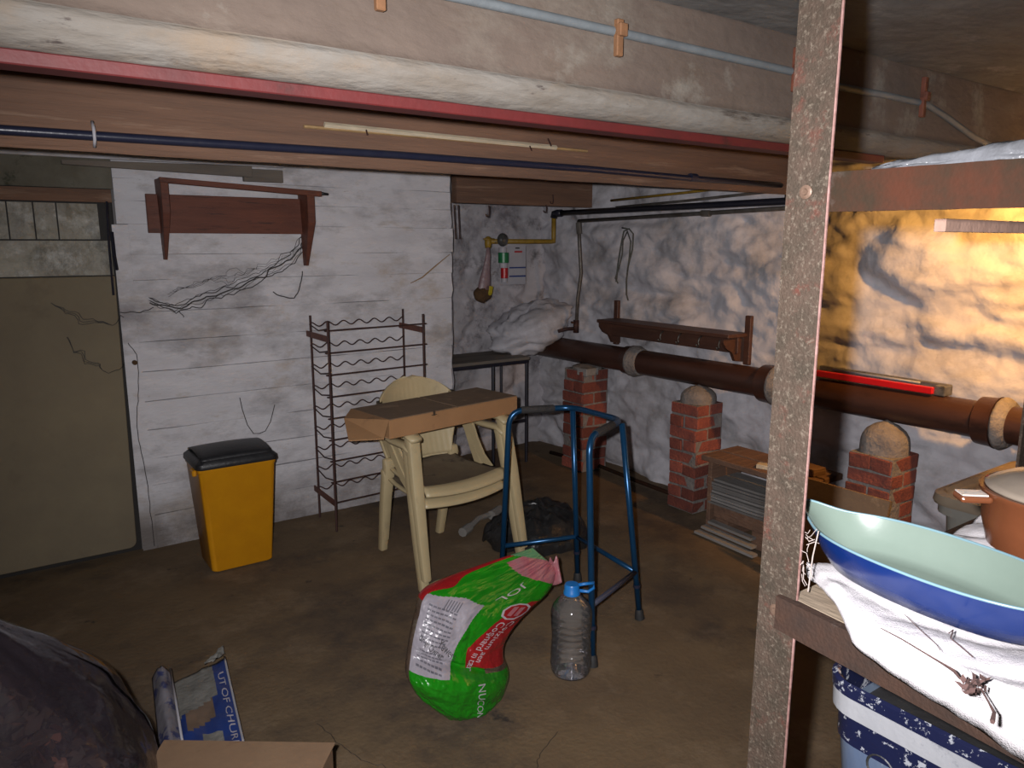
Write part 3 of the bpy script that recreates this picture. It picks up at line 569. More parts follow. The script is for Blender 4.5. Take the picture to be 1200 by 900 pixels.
# ================================================================== DRAIN, PIERS
XD = 3.42
dp = thing('drain_pipe', 'thick brown stoneware drainpipe running low along the rubble wall on brick piers', 'pipe', (XD, 3, .8))
RD = .079
E0 = atX(632, 404, XD); E1 = atX(1190, 499, XD - .0)
dv = (E1 - E0) / (E1.y - E0.y)
def dpt(px):  # point of the pipe axis seen at pixel column px
    d = ray(px, 450); return E0 + dv * (XD * d.y / d.x - E0.y)
def cyl(px0, px1, r0, r1=None): return MB().tube([dpt(px0), dpt(px1)], [r0, r1 or r0], 28)
S0 = E0 - dv * .10 * -1
obj('pipe_length', MB().tube([E0 + (E0 - E1).normalized() * .08, dpt(738)], RD, 28), drain_m, dp, smooth='auto')
obj('pipe_length', cyl(752, 912, RD), drain_m, dp, smooth='auto')
obj('pipe_length', cyl(916, 1185, RD), drain_m, dp, smooth='auto')
obj('pipe_length', MB().tube([dpt(1178), dpt(1185) - dv * 1.9 * 1], RD, 28), drain_m, dp, smooth='auto')
def coll(pxa, pxb, r): 
    a = dpt(pxa); b = dpt(pxb); return MB().tube([a, a.lerp(b, .15), a.lerp(b, .8), b], [RD + .002, r * .97, r, r + .006], 28)
obj('socket', coll(733, 741, .094), drain_m, dp, smooth='auto')
obj('socket', coll(893, 910, .104), drain_m, dp, smooth='auto')
obj('socket', coll(1150, 1176, .104), drain_m, dp, smooth='auto')
def mort(pxa, pxb, r):
    a = dpt(pxa); b = dpt(pxb); mb = MB().tube([a.lerp(b, k / 6) for k in range(7)], [r - .008, r + .002, r + .004, r, r - .004, r - .01, r - .018], 28)
    return mb.move(lambda p: p + V((nz(p.x * 40, p.y * 40, p.z * 40), 0, nz(p.x * 40, p.y * 40, p.z * 40 + 5))) * .004)
obj('mortar_ring', mort(740, 753, .098), mortar_m, dp, smooth=True, label='pale mortar joint ring')
obj('mortar_ring', mort(908, 922, .106), mortar_m, dp, smooth=True)
obj('mortar_ring', mort(1176, 1192, .108), mortar_m, dp, smooth=True)
bk = MB().box((0, 0, 0), (.105, .105, .064)); brick_half = mesh_of('brick', bk, brick_m, bevel=.004)
bk = MB().box((0, 0, 0), (.216, .102, .064)); brick_full = mesh_of('brick', bk, brick_m, bevel=.004)
def pier(pxl, pxc, n, ztop, label, capw=1.0):
    X0 = 3.25
    yl = atX(pxl, 450, X0).y; yc = atX(pxc, 450, X0).y; cy = (yl + yc) / 2; w_ = yl - yc
    t = thing('brick_pier', label, 'pier', (X0 + .11, cy, 0), group=None)
    H = ztop / n; rr_ = random.Random(int(pxl))
    obj('mortar_core', MB().b2((X0 + .006, yc + .006, 0), (3.47, yl - .008, ztop - .004)), mortar_m, t)
    sy = w_ / .216
    for i in range(n):
        z = H * (i + .5); off = rr_.uniform(-.009, .006)
        hs = (H - .008) / .064
        if i % 2 == 0:
            inst('brick', brick_full, t, (X0 + .051 + off, cy, z), (rr_.uniform(-.05, .05), rr_.uniform(-.03, .03), PI / 2 + rr_.uniform(-.06, .06)), (sy * rr_.uniform(.92, 1.02), 1, hs * rr_.uniform(.88, 1)))
            inst('brick', brick_full, t, (X0 + .165 + off, yc + .055, z), (0, 0, random.uniform(-.02, .02)), (.5, 1, hs))
        else:
            for yy in (yc + w_ * .25, yl - w_ * .25):
                inst('brick', brick_full, t, (X0 + .108 + random.uniform(-.006, .004), yy, z), (rr_.uniform(-.05, .05), rr_.uniform(-.04, .04), rr_.uniform(-.07, .07)), (rr_.uniform(.97, 1.05), (w_ * .5 - .007) / .102, hs))
    mb = MB(); cz = dpt((pxl + pxc) / 2).z - RD
    def cap(u, v):
        th = u * 2 * PI; r = [1.0, .92, .75, .45, .001][int(round(v * 4))] if False else (1 - v ** 4) 
        return V((X0 + .12 + .105 * max(r, 0.001) * math.cos(th) * (1 + .15 * nz(math.cos(th) * 2, math.sin(th) * 2, cy)), cy + w_ * .48 * max(r, .001) * math.sin(th), ztop - .005 + (cz - ztop + .02) * v ** .9 + .006 * nz(th * 2, v * 4, cy)))
    mb.grid(cap, 20, 6); obj('mortar_cap', mb, mortar_m, t, smooth=True)
    return t
p1 = pier(660, 684, 9, .71, 'brick pier furthest into the corner, under the start of the drain')
# pale top brick of this pier
obj('top_brick', MB().box((3.31, atX(684, 450, 3.25).y + .03, .70), (.12, .09, .05), rz(.1)), slat_m, p1, bevel=.004, label='whitish brick')
pier(787, 819, 9, .645, 'tall red brick pier between the low bench and the walking frame')
pier(1000, 1056, 8, .60, 'red brick pier on the right, half hidden by the cardboard sheet')
# thin pipe along the foot of the wall
obj('floor_pipe', MB().tube([atZ(645, 530, .02), atZ(700, 545, .02), atZ(745, 563, .02), atZ(785, 578, .02)], .014, 8), rail_m, smooth=True, label='thin rusty pipe lying along the foot of the rubble wall', cat='pipe')

# ================================================================== FURNITURE ON WALLS
XS = 3.30
sh = thing('hook_shelf', 'dark brown wooden wall shelf with a row of coat hooks on the rubble wall', 'shelf', (3.4, 3.2, 1.05))
tl = atX(699, 373, XS); tr_ = atX(853, 402, XS); tl.z = (tl.z + tr_.z) / 2 + .01; tr_.z = tl.z
ya, yb_ = tl.y, tr_.y; zt = tl.z
obj('shelf_board', MB().b2((XS, yb_, zt - .012), (3.49, ya, zt + .008)), darkwood_m, sh, bevel=.003)
frl = obj('front_rail', MB().b2((XS + .11, yb_ + .02, zt - .105), (XS + .13, ya - .02, zt - .012)), darkwood_m, sh, bevel=.003)
for y_ in (ya - .03, yb_ + .04):
    pl_ = [V((3.49, 0, zt - .012)), V((XS + .01, 0, zt - .012)), V((XS + .012, 0, zt - .04)), V((XS + .04, 0, zt - .075)), V((XS + .09, 0, zt - .10)), V((XS + .12, 0, zt - .15)), V((3.49, 0, zt - .16))]
    obj('bracket', MB().prism([p + V((0, y_, 0)) for p in pl_], (0, .02, 0)), darkwood_m, sh)
for px, y0 in ((723, 352), (878, 370)):
    a = atX(px, y0, 3.47); obj('upright', MB().b2((3.46, a.y - .02, zt - .17), (3.485, a.y + .02, a.z)), darkwood_m, sh, bevel=.003)
for px in (777, 798, 822, 846):
    c = atX(px, 400, XS + .10); c.z = zt - .03
    obj('hook', MB().tube([c, c + V((-.02, 0, -.012)), c + V((-.028, 0, -.035)), c + V((-.02, 0, -.05)), c + V((-.035, 0, -.06)), c + V((-.045, 0, -.045))], .0045, 6), hook_m, frl, smooth=True)
# reddish bracket shelf on the white boards
ws = thing('bracket_frame', 'reddish brown wooden bracket frame without its shelf, on the whitewashed boards', 'wall bracket', (1.1, YB - .05, 1.45))
a = atY(170, 227, YB - .04); b = atY(360, 278, YB - .04)
obj('back_board', MB().b2((a.x, YB - .05, atY(170, 273, YB - .04).z), (b.x, YB - .025, a.z)), redwood_m, ws, bevel=.002)
yf = YB - .17
def bracket(pxt, pyt, pyb, wd):
    t_ = atY(pxt, pyt, yf); z1 = t_.z; z0 = atY(pxt, pyb, yf).z
    poly = [V((t_.x - wd / 2, YB - .025, z1)), V((t_.x - wd / 2, yf, z1)), V((t_.x - wd / 2, yf, z1 - .16)), V((t_.x - wd / 2, YB - .07, z0)), V((t_.x - wd / 2, YB - .025, z0))]
    mbk = MB().prism(poly, (wd, 0, 0))
    mbk.move(lambda p: V((t_.x + (p.x - t_.x) * lerp(.35, 1, min(1, max(0, (p.z - z0) / (z1 - .16 - z0)))), p.y, p.z)))
    obj('bracket', mbk, redwood_m, ws, bevel=.002); return t_
ta = bracket(192, 208, 305, .035); tb_ = bracket(364, 224, 312, .040)
obj('top_rail', MB().hexa([V(p) for p in ((ta.x - .02, yf - .004, ta.z - .022), (tb_.x + .06, yf - .004, tb_.z - .026), (tb_.x + .06, yf + .03, tb_.z - .026), (ta.x - .02, yf + .03, ta.z - .022), (ta.x - .02, yf - .004, ta.z + .002), (tb_.x + .06, yf - .004, tb_.z + .002), (tb_.x + .06, yf + .03, tb_.z + .002), (ta.x - .02, yf + .03, ta.z + .002))]), redwood_m, ws, bevel=.002)
obj('charred_end', MB().tube([V((tb_.x + .05, yf + .01, tb_.z - .008)), V((tb_.x + .10, yf + .01, tb_.z - .012))], [.010, .006], 6), black_m, ws, smooth=True)
# cobwebs and torn paper on the white boards
cw = MB()
def strand(pts, r=.0018, jit=.006, n=8, y=YB - .026):
    P = [atY(x, y_, y) for x, y_ in pts]; q = []
    for a, b in zip(P[:-1], P[1:]):
        for k in range(n):
            p = a.lerp(b, k / n); q.append(p + V((jit * nz(p.x * 25, p.z * 25, r * 999), 0, jit * nz(p.x * 25, p.z * 25, 7 + r * 999))))
    q.append(P[-1]); cw.tube(q, r, 4)
for k in range(5):
    o_ = k * 3 - 6
    strand([(175, 352 + o_ * .3), (205, 362 + o_), (240, 349 + o_), (275, 338 + o_ * 1.2), (310, 322 + o_), (345, 300 + o_ * 1.5), (356, 282 + o_ * 2)], .0014 + .0010 * (k % 3), .02, 12)
for k in range(4):
    o_ = k * 2.5
    strand([(200, 340 + o_), (235, 334 - o_), (270, 318 + o_ * 2), (320, 315 - o_ * 1.5), (356, 290)], .0009, .03, 10)
strand([(355, 318), (352, 335), (345, 350), (330, 348), (320, 342)], .003, .008)
strand([(150, 402), (160, 415), (162, 440), (160, 500), (172, 560), (181, 640)], .0018, .006)
strand([(140, 366), (165, 366), (180, 360)], .002, .01); strand([(210, 365), (215, 372)], .002, .01)
for k in range(3): strand([(60, 355), (95, 370 + 3 * k), (130, 378), (145, 372)], .0014, .02, 8, YB - .075)
for k in range(3): strand([(75, 395), (100, 418 + 3 * k), (128, 435), (145, 425)], .0014, .03, 8, YB - .075)
obj('cobwebs', cw, web_m, label='sooty cobweb strands trailing over the whitewashed boards', cat='cobweb', kind='stuff')
tp = MB()
for pts in ([(281, 466), (284, 480), (290, 498), (297, 508), (304, 508)], [(304, 508), (311, 505), (317, 494), (322, 474)]):
    P = [atY(x, y, YB - .028) for x, y in pts]; tp.tube(P, .0022, 4)
obj('dangling_string', tp, straw_m if False else web_m, label='thin string hanging in a loop above the yellow bin', cat='string')
obj('leaning_twig', MB().tube([atY(481, 332, YB - .03), atY(495, 325, YB - .04), atY(510, 312, YB - .04), atY(527, 298, YB - .03)], [.002, .004, .004, .002], 6), cane_m, label='crooked brown twig on the boards near the recess', cat='twig')
ks = MB(); a = atY(158, 425, YB - .03); ks.tube([a + V((0, -.004, 0)), a + V((0, .012, 0))], .012, 10)
obj('knot_plug', ks, stainbrown_m, wb, label='brown knot plug')

# ================================================================== WINE RACK
wk = thing('wine_rack', 'tall rusty wire wine rack standing against the whitewashed boards', 'wine rack', (1.76, 3.88, 0))
PB0, PB1, PF0, PF1 = V((1.455, 4.01, 0)), V((2.035, 4.04, 0)), V((1.45, 3.745, 0)), V((2.03, 3.78, 0))
for p, h in ((PB0, 1.165), (PB1, 1.17), (PF0, 1.155), (PF1, 1.16)):
    obj('post', MB().tube([p, p + V((0, 0, h))], .0065, 6), rust_wire, wk)
for k in range(9):
    z = 1.115 - k * .1175
    pts = [PB0.lerp(PB1, i / 60) + V((0, -.006, z + .012 * math.cos(i / 60 * 2 * PI * 6))) for i in range(61)]
    obj('wavy_wire', MB().tube(pts, .0038, 5), rust_wire, wk, smooth=True)
    a = PF0 + V((-.02, 0, z - .01)); b = PF1 + V((.02, 0, z - .01)); obj('cross_wire', MB().tube([a, b], .0038, 5), rust_wire, wk)
    a = PF0 + V((0, .0, z)); b = PB0 + V((0, .015, z)); obj('side_wire', MB().tube([a, a.lerp(b, .5) - V((0, 0, .022)), b], .0036, 5), rust_wire, wk)
for p, q_, z in ((PF0, PB0, 1.06), (PF1, PB1, 1.07), (PF0, PB0, .16)):
    d = (q_ - p) * 1.24; obj('flat_bar', MB().hexa([p + V((-.005, 0, z - .016)), p + V((.002, 0, z - .016)), p + d + V((.002, 0, z - .016)), p + d + V((-.005, 0, z - .016)), p + V((-.005, 0, z + .016)), p + V((.002, 0, z + .016)), p + d + V((.002, 0, z + .016)), p + d + V((-.005, 0, z + .016))]), redwood_m, wk)

# ================================================================== YELLOW BIN
bn = thing('waste_bin', 'mustard yellow plastic bin with a black swing lid by the whitewashed boards', 'bin', (.905, 3.7, 0))
def rrect(hx, hy, r, z, n=5):
    pts = []
    for cx, cy, a0 in ((hx - r, hy - r, 0), (-hx + r, hy - r, PI / 2), (-hx + r, -hy + r, PI), (hx - r, -hy + r, 3 * PI / 2)):
        for k in range(n): a = a0 + k * PI / 2 / (n - 1); pts.append(V((cx + r * math.cos(a), cy + r * math.sin(a), z)))
    return pts
BC = V((.905, 3.70, 0))
bbd = obj('bin_body', MB().rings([[p + BC for p in rrect(hx, hy, .025, z)] for hx, hy, z in ((.140, .115, .0), (.145, .12, .006), (.178, .142, .50), (.182, .146, .505), (.184, .148, .535), (.176, .14, .537), (.17, .134, .50))]), yellow_m, bn, smooth='auto')
obj('lid_rim', MB().rings([[p + BC for p in rrect(hx, hy, .03, z)] for hx, hy, z in ((.188, .152, .520), (.19, .154, .525), (.188, .152, .545), (.172, .138, .560))]), black_m, bn, smooth='auto')
obj('lid', MB().grid(lambda u, v: BC + V((lerp(-.165, .165, u), lerp(-.135, .135, v), .560 + .035 * math.sin(PI * v) ** .6 * (1 - .35 * (2 * u - 1) ** 2) + .012 * (v > .5) * (v - .5))), 12, 10), black_m, bn, smooth=True, solid=.006)
obj('carry_lug', MB().box(BC + V((-.19, -.08, .50)), (.02, .06, .03)), yellow_m, bbd, bevel=.005)

# ================================================================== PLASTIC CHAIRS
def make_chair(label, loc, a):
    t = thing('plastic_chair', label, 'chair', loc, a, 'stacked cream plastic armchairs')
    Z0 = .40
    def seat(u, v):   # u left-right, v front-back
        x = (u - .5) * 2; y = lerp(-.235, .20, v)
        hw = lerp(.245, .195, v)
        z = Z0 + .012 * x * x - .014 * math.sin(PI * min(v * 1.1, 1)) + .03 * max(0, v - .8) * 5 * .4
        if v < .12: z -= .040 * ((.12 - v) / .12) ** 1.4; y += .012 * ((.12 - v) / .12)
        y -= .03 * (1 - x * x) * max(0, 1 - v * 2.5)
        return V((x * hw, y, z))
    obj('seat', MB().grid(seat, 20, 24, mf=lambda u, v: 1 if v > .13 and .03 < u < .97 else 0), [cream_m, dust_m], t, smooth=True, local=True, solid=.01)
    def back(u, v):
        x = (u - .5) * 2; z = Z0 + .03 + v * .40
        hw = .175 + .065 * min(v / .55, 1) ** 1.2
        if v > .55: hw = .24 * math.sqrt(max(1 - ((v - .55) / .452) ** 2.2, 0.0005))
        y = .185 + .085 * v - .075 * (x * hw / .24) ** 2 + .012 * math.sin(v * PI)
        y += .0006 * math.cos(x * hw * 2 * PI / .028)
        return V((x * hw, y, z))
    obj('backrest', MB().grid(back, 72, 26), cream_m, t, smooth=True, local=True, solid=.012)
    for s in (-1, 1):
        def rect(c, w_, d_, ang=0): 
            return [V(c) + V((s * px * w_ / 2, py * d_ / 2, 0)) for px, py in ((-1, -1), (1, -1), (1, 1), (-1, 1))]
        obj('leg', MB().rings([rect((s * .295, -.275, 0), .042, .040), rect((s * .29, -.24, .18), .050, .044), rect((s * .283, -.20, .40), .058, .046), rect((s * .272, -.155, .62), .060, .050), rect((s * .268, -.145, .648), .056, .046)]), cream_m, t, local=True, bevel=.010, segs=2, smooth='auto')
        obj('leg', MB().rings([rect((s * .180, .262, 0), .038, .042), rect((s * .188, .215, .25), .048, .044), rect((s * .195, .17, .42), .06, .04), rect((s * .197, .175, .46), .055, .03)]), cream_m, t, local=True, bevel=.010, segs=2, smooth='auto')
        ar = []
        for (y, x, z, w_) in ((-.19, .270, .632, .055), (-.14, .272, .652, .062), (-.02, .268, .652, .055), (.08, .258, .665, .05), (.16, .240, .70, .045), (.21, .215, .735, .03)):
            ar.append([V((s * (x + dx * w_ / 2), y, z + dz * .010)) for dx, dz in ((-1, -1), (1, -1), (1.1, 0), (1, 1), (-1, 1), (-1.1, 0))])
        obj('armrest', MB().rings(ar), cream_m, t, local=True, smooth=True)
        st = []
        for (y, z, x, w_) in ((.13, .665, .245, .055), (.07, .60, .235, .045), (.02, .52, .228, .045), (-.03, .45, .225, .055), (-.09, .405, .222, .07)):
            st.append([V((s * (x + dx * .006), y + dy * w_ / 2, z)) for dx, dy in ((-1, -1), (1, -1), (1, 1), (-1, 1))])
        obj('arm_strut', MB().rings(st), cream_m, t, local=True, smooth='auto')
    return t
CH = (1.755, 3.13, 0.0); CA = math.radians(6.4)
ch1 = make_chair('cream plastic armchair on the floor, lower one of the stack under the cardboard box', CH, CA)
ch2 = dup_tree(ch1, None, (.004, -.012, .056)); ch2['label'] = 'upper cream plastic armchair of the stack, with the dusty seat showing'
ch1['label'] = 'lower cream plastic armchair of the stack, its feet on the floor'

# cardboard box lying across the arms
cbx = thing('cardboard_box', 'long flat brown cardboard box lying across the chair arms', 'box', (1.78, 3.12, .705), CA)
Lx, Ly, Hh = .385, .155, .085
BZ = .712
wmx = Matrix.Translation(V((1.742, 3.115, BZ))) @ Matrix.Rotation(CA + .035, 4, 'Z')
def loc_mb(mb): mb.v = [wmx @ p for p in mb.v]; return mb
obj('box_body', loc_mb(MB().b2((-Lx, -Ly, 0), (Lx, Ly, Hh), 0)), card_m, cbx, bevel=.002)
obj('dusty_top', loc_mb(MB().b2((-Lx + .002, -Ly + .002, Hh), (-.004, Ly - .002, Hh + .004)).b2((.004, -Ly + .002, Hh), (Lx - .002, Ly - .002, Hh + .004))), carddust_m, cbx, bevel=.001, label='dust covered top flaps')
obj('end_flap', loc_mb(MB().prism([V((-Lx, -Ly, Hh)), V((-Lx - .05, -Ly - .03, Hh - .07)), V((-Lx - .165, -.09, Hh - .075)), V((-Lx - .10, .05, Hh - .012)), V((-Lx, Ly, Hh))], (0, 0, .004))), card_m, cbx)
obj('end_flap', loc_mb(MB().prism([V((-Lx, -Ly, 0)), V((-Lx - .055, -Ly + .03, .03)), V((-Lx - .06, Ly - .05, .03)), V((-Lx, Ly, 0))], (0, 0, .004))), cardin_m, cbx)
obj('tape_mark', loc_mb(MB().box((-.14, -Ly - .001, Hh - .005), (.012, .003, .022)).box((-.14, -Ly - .001, Hh - .012), (.03, .002, .003))), M('dark_tape', (.06, .035, .02), None, None), cbx)
# pale pipe pieces on the floor behind the chair
pv = MB().tube([atZ(546, 622, .03), atZ(560, 608, .03), atZ(582, 600, .03)], .016, 8).tube([atZ(542, 624, .03), atZ(550, 618, .03)], .026, 8).tube([atZ(576, 604, .03), atZ(586, 597, .03)], .028, 8)
obj('plastic_pipe_offcut', pv, pvc_m, smooth='auto', label='pale plastic pipe offcut on the floor behind the chairs', cat='pipe offcut')

# ================================================================== WALKING FRAME
wf = thing('walking_frame', 'metallic blue walking frame with black grips beside the plastic chairs', 'walking frame', (1.93, 2.25, 0))
FA, FB, FD, FC = V((1.72, 1.93, 0)), V((2.12, 2.09, 0)), V((2.14, 2.52, 0)), V((1.765, 2.61, 0))
TA, TB, TD, TC = V((1.745, 2.005, .862)), V((2.035, 2.14, .858)), V((2.07, 2.49, .845)), V((1.80, 2.59, .845))
def bend(P, r, n=6):
    out = [P[0]]
    for i in range(1, len(P) - 1):
        a = (P[i - 1] - P[i]).normalized() * r; b = (P[i + 1] - P[i]).normalized() * r
        for k in range(n + 1):
            t = k / n; out.append(P[i] + a * (1 - t) ** 2 + b * t ** 2)
    out.append(P[-1]); return out
fcl = FC.lerp(TC, .06); fal = FA.lerp(TA, .05)
path = bend([fcl, TC, TD, TB, TA, fal], .07, 7)
obj('top_tube', MB().tube(path, .0125, 12), blue_tube, wf, smooth=True)
for F_, T_ in ((FD, TD), (FB, TB)):
    obj('leg', MB().tube([F_.lerp(T_, .05), T_ - V((0, 0, .012))], .0125, 12), blue_tube, wf, smooth=True)
for F_, T_ in ((FA, TA), (FB, TB), (FC, TC), (FD, TD)):
    d = T_ - F_
    slv = obj('leg_sleeve', MB().tube([F_ + d * .03, F_ + d * .17], .0105, 12).tube([F_ + d * .165, F_ + d * .18], .0155, 12), navy_pipe, wf, smooth='auto')
    obj('rubber_foot', MB().tube([F_, F_ + d * .012, F_ + d * .045, F_ + d * .05], [.021, .020, .016, .013], 14), rubber_m, slv, smooth='auto')
for a, b in ((TC, TD), (TA, TB)):
    obj('hand_grip', MB().tube([a.lerp(b, .18), a.lerp(b, .2), a.lerp(b, .68), a.lerp(b, .70)], [.014, .0165, .0165, .014], 12), grip_m, wf, smooth='auto')
hC, hD, hB, hA = FC.lerp(TC, .272), FD.lerp(TD, .265), FB.lerp(TB, .245), FA.lerp(TA, .27)
obj('side_bar', MB().tube([hC, hC.lerp(hD, .97), hD], .0105, 10), blue_tube, wf, smooth=True)
obj('front_bar', MB().tube([hD, hB], .0105, 10), blue_tube, wf, smooth=True)
obj('side_bar', MB().tube([hB, hA], .0105, 10), M('scuffed_tube', (.05, .06, .10), (.07, .07, .10), None, rough=.5, metal=.4), wf, smooth=True, label='scuffed greyish side bar')

# black crumpled bag on the floor behind the frame
hc = V((2.31, 3.06, 0))
def heap(u, v):
    th = u * 2 * PI; r = 1 - v ** 1.6
    rr = max(r, 0) * (1 + .22 * nz(math.cos(th) * 1.5, math.sin(th) * 1.5, 3)); z = .17 * (1 - (1 - v) ** 2.2) * (1 + .25 * nz(math.cos(th) * 2, math.sin(th) * 2, v * 2)) + .035 * fbm(math.cos(th) * rr * 4, math.sin(th) * rr * 4, 4)
    return hc + V((math.cos(th) * rr * .30, math.sin(th) * rr * .24, max(z, -.004)))
obj('crumpled_bin_bag', MB().grid(heap, 56, 20), binbag_m, smooth=True, label='crumpled black plastic bag on the floor behind the walking frame', cat='bag')

# ================================================================== COMPOST BAG
cbg = thing('compost_bag', 'bright green, red and white compost bag slumped on the floor', 'bag', (1.2, 2.05, 0))
rows = [(0, 520, 837, 574, 842, 1.975, .04), (.08, 503, 824, 583, 830, 1.98, .08), (.18, 486, 808, 590, 812, 1.99, .11), (.30, 475, 786, 596, 788, 2.00, .13), (.40, 477, 762, 590, 768, 2.03, .11),
        (.50, 480, 742, 592, 750, 2.05, .115), (.62, 486, 716, 604, 730, 2.07, .115), (.74, 496, 690, 624, 710, 2.09, .10), (.86, 545, 668, 643, 692, 2.12, .06), (1.0, 624, 642, 655, 668, 2.14, .012)]
def bag_row(t):
    x0, y0, x1, y1, yy, th = sm(rows, t); return atY(x0, y0, yy), atY(x1, y1, yy), th
def bag_pt(s_, t, side=1, off=0.0):
    L, R_, th = bag_row(t); c = (L + R_) / 2; h = (R_ - L) / 2; k = 2 * s_ - 1
    bul = math.sqrt(max(1 - abs(k) ** 2.4, 0)); nrm = V((-.45, -.85, .15)).normalized()
    p = c + h * k + nrm * (th * bul * side)
    wr_ = .010 * fbm(s_ * 6, t * 9, 2, 4) + .010 * abs(nz(s_ * 3 + t * 5, t * 3 - s_ * 4, 7)) * (1 if t < .4 else .6)
    p += nrm * (wr_ * side * min(bul * 2, 1) + off * side)
    fold = math.exp(-((t - (.375 + .03 * math.sin(s_ * 5))) / .022) ** 2) * (.2 + .8 * s_)
    p -= nrm * (.035 * fold * side * bul)
    p.z = max(p.z, .002); return p
def col_front(s_, t):
    e = math.exp
    if t > .965 + .10 * s_ - .02 and s_ < .5: return 4
    if t > .915 - .02 * s_ + .03 * abs(s_ - .5) and s_ > .12: return 3
    if s_ < .035 + .07 * e(-((t - .80) / .035) ** 2) and t > .70: return 1
    if s_ < .035: return 5
    if t < .335: return 0
    lab = lerp(.40, .50, (t - .34) / .4)
    if t < .765 - .10 * abs(s_ - .3) and s_ < lab: return 2
    if .38 < t < .80 and s_ > .56 + .9 * max(t - .50, 0) + 1.2 * max(t - .62, 0) ** 2: return 1
    if .345 < t < .375 + .05 * s_ and s_ > .75: return 5
    return 0
fmb = MB().grid(lambda u, v: bag_pt(u, v), 240, 280, mf=col_front)
fmb.grid(lambda u, v: bag_pt(1 - u, v, -1), 40, 60, mf=lambda u, v: 5 if .1 < u < .9 else 0)
L0, R0, _ = bag_row(0); fmb.grid(lambda u, v: bag_pt(u, 0, 1).lerp(bag_pt(u, 0, -1), v), 30, 3)
bagb = obj('bag_body', fmb, [bag_green, bag_red, bag_white, bag_pink, bag_pale, bag_clear], cbg, smooth=True, fix=False)
def bagtext(s_, size, org, dx, dy, mat, name='lettering', off=.004):
    mb = text_mb(s_, size); mb.v = [bag_pt(org[0] + dx[0] * p.x + dy[0] * p.y, org[1] + dx[1] * p.x + dy[1] * p.y, 1, off) for p in mb.v]
    obj(name, mb, mat, bagb, fix=False)
dn = (-.10, -.68); sd_ = (.78, -.16)
bagtext('Cəlzium aen', .07, (.85, .68), (-.52, -.72), (1.25, -.13), print_white)
bagtext('Coşnard ın tær', .08, (.745, .675), (-.36, -.60), (1.3, -.13), print_white)
bagtext('NUCON', .065, (.66, .32), (.0, -.95), (1.6, .02), print_white)
bagtext('JOL', .10, (.60, .88), (-.45, -.62), (1.0, -.10), print_white)
bagtext('Yowers', .07, (.26, .505), (.85, -.36), (.5, 1.0), print_black)
bagtext('or ın Owner', .055, (.08, .515), (.85, -.30), (.5, 1.0), print_black)
# grey small print on the white label, badge, barcode
sp = MB()
for i in range(15):
    t0 = .715 - i * .0235
    if .44 < t0 < .53 and i % 3 == 0: continue
    x1_ = .33 + .03 * random.random()
    for k in range(7):
        a_, b_ = lerp(.09, x1_, k / 7), lerp(.09, x1_, (k + .82) / 7)
        q4 = [bag_pt(a_, t0 - a_ * .08, 1, .0035), bag_pt(b_, t0 - b_ * .08, 1, .0035), bag_pt(b_, t0 - .009 - b_ * .08, 1, .0035), bag_pt(a_, t0 - .009 - a_ * .08, 1, .0035)]
        sp.add(q4, [(0, 1, 2, 3)])
obj('small_print', sp, print_grey, bagb, fix=False)
bd = MB(); N = 10
bc2 = (.815, .735)
def bring(r0, r1, off):
    for k in range(N):
        a0, a1 = 2 * PI * k / N, 2 * PI * (k + 1) / N
        bd.add([bag_pt(bc2[0] + .13 * r * math.cos(a), bc2[1] + .052 * r * math.sin(a), 1, off) for r, a in ((r0, a0), (r1, a0), (r1, a1), (r0, a1))], [(0, 1, 2, 3)])
bring(.84, 1.0, .005); obj('badge_ring', bd, print_white, bagb, fix=False)
bd = MB(); bring(.01, .84, .0045); obj('badge_disc', bd, bag_red, bagb, fix=False)
bd = MB()
for k in range(2): bd.add([bag_pt(bc2[0] + dx_, bc2[1] + dy_, 1, .006) for dx_, dy_ in ((-.06 + .065 * k, .026), (-.015 + .065 * k, .030), (-.015 + .065 * k, -.028), (-.06 + .065 * k, -.024))], [(0, 1, 2, 3)])
obj('badge_letters', bd, bag_pink, bagb, fix=False)
bd = MB()
for k in range(6): x_ = .20 + k * .022; bd.add([bag_pt(x_ + dx_, t_, 1, .005) for dx_, t_ in ((0, .745), (.009, .745), (.02, .695), (.010, .695))], [(0, 1, 2, 3)])
obj('barcode', bd, print_grey, bagb, fix=False)
mb = MB(); tc_ = atY(650, 668, 2.13)
mb.grid(lambda u, v: tc_ + V((.035 * (u - .5) * 2 * (.6 + .4 * v), .03 * math.sin(u * 7) * v, .045 - .10 * v + .012 * math.cos(u * 9))), 16, 10)
obj('rolled_end', mb, bag_pink, cbg, smooth=True, solid=.004)

# ================================================================== WATER BOTTLE
wbt = thing('water_bottle', 'large empty clear plastic water bottle with a blue cap', 'bottle', (1.635, 1.955, 0))
WBc = V((1.625, 1.945, .002)); prof = []
for z, r in ((0, .055), (.004, .068), (.02, .073)): prof.append((r, z))
for k in range(34):
    z = .03 + k * .0062; prof.append((.075 - (.0028 if (k % 4) in (0,) else 0) - .004 * (.08 < z < .2) * (1 - abs(z - .14) / .06 if abs(z - .14) < .06 else 0), z))
for z, r in ((.243, .074), (.262, .068), (.28, .055), (.295, .040), (.303, .030), (.308, .0235), (.325, .0235)): prof.append((r, z))
n_ = 48
rg = [[WBc + V((r * math.cos(2 * PI * k / n_) * (1 - .018 * (math.cos(2 * PI * k / n_ * 10) > .2) * (.05 < z < .22)), r * math.sin(2 * PI * k / n_) * (1 - .018 * (math.cos(2 * PI * k / n_ * 10) > .2) * (.05 < z < .22)), z)) for k in range(n_)] for r, z in prof]
obj('bottle_body', MB().rings(rg), pet_m, wbt, smooth=True)
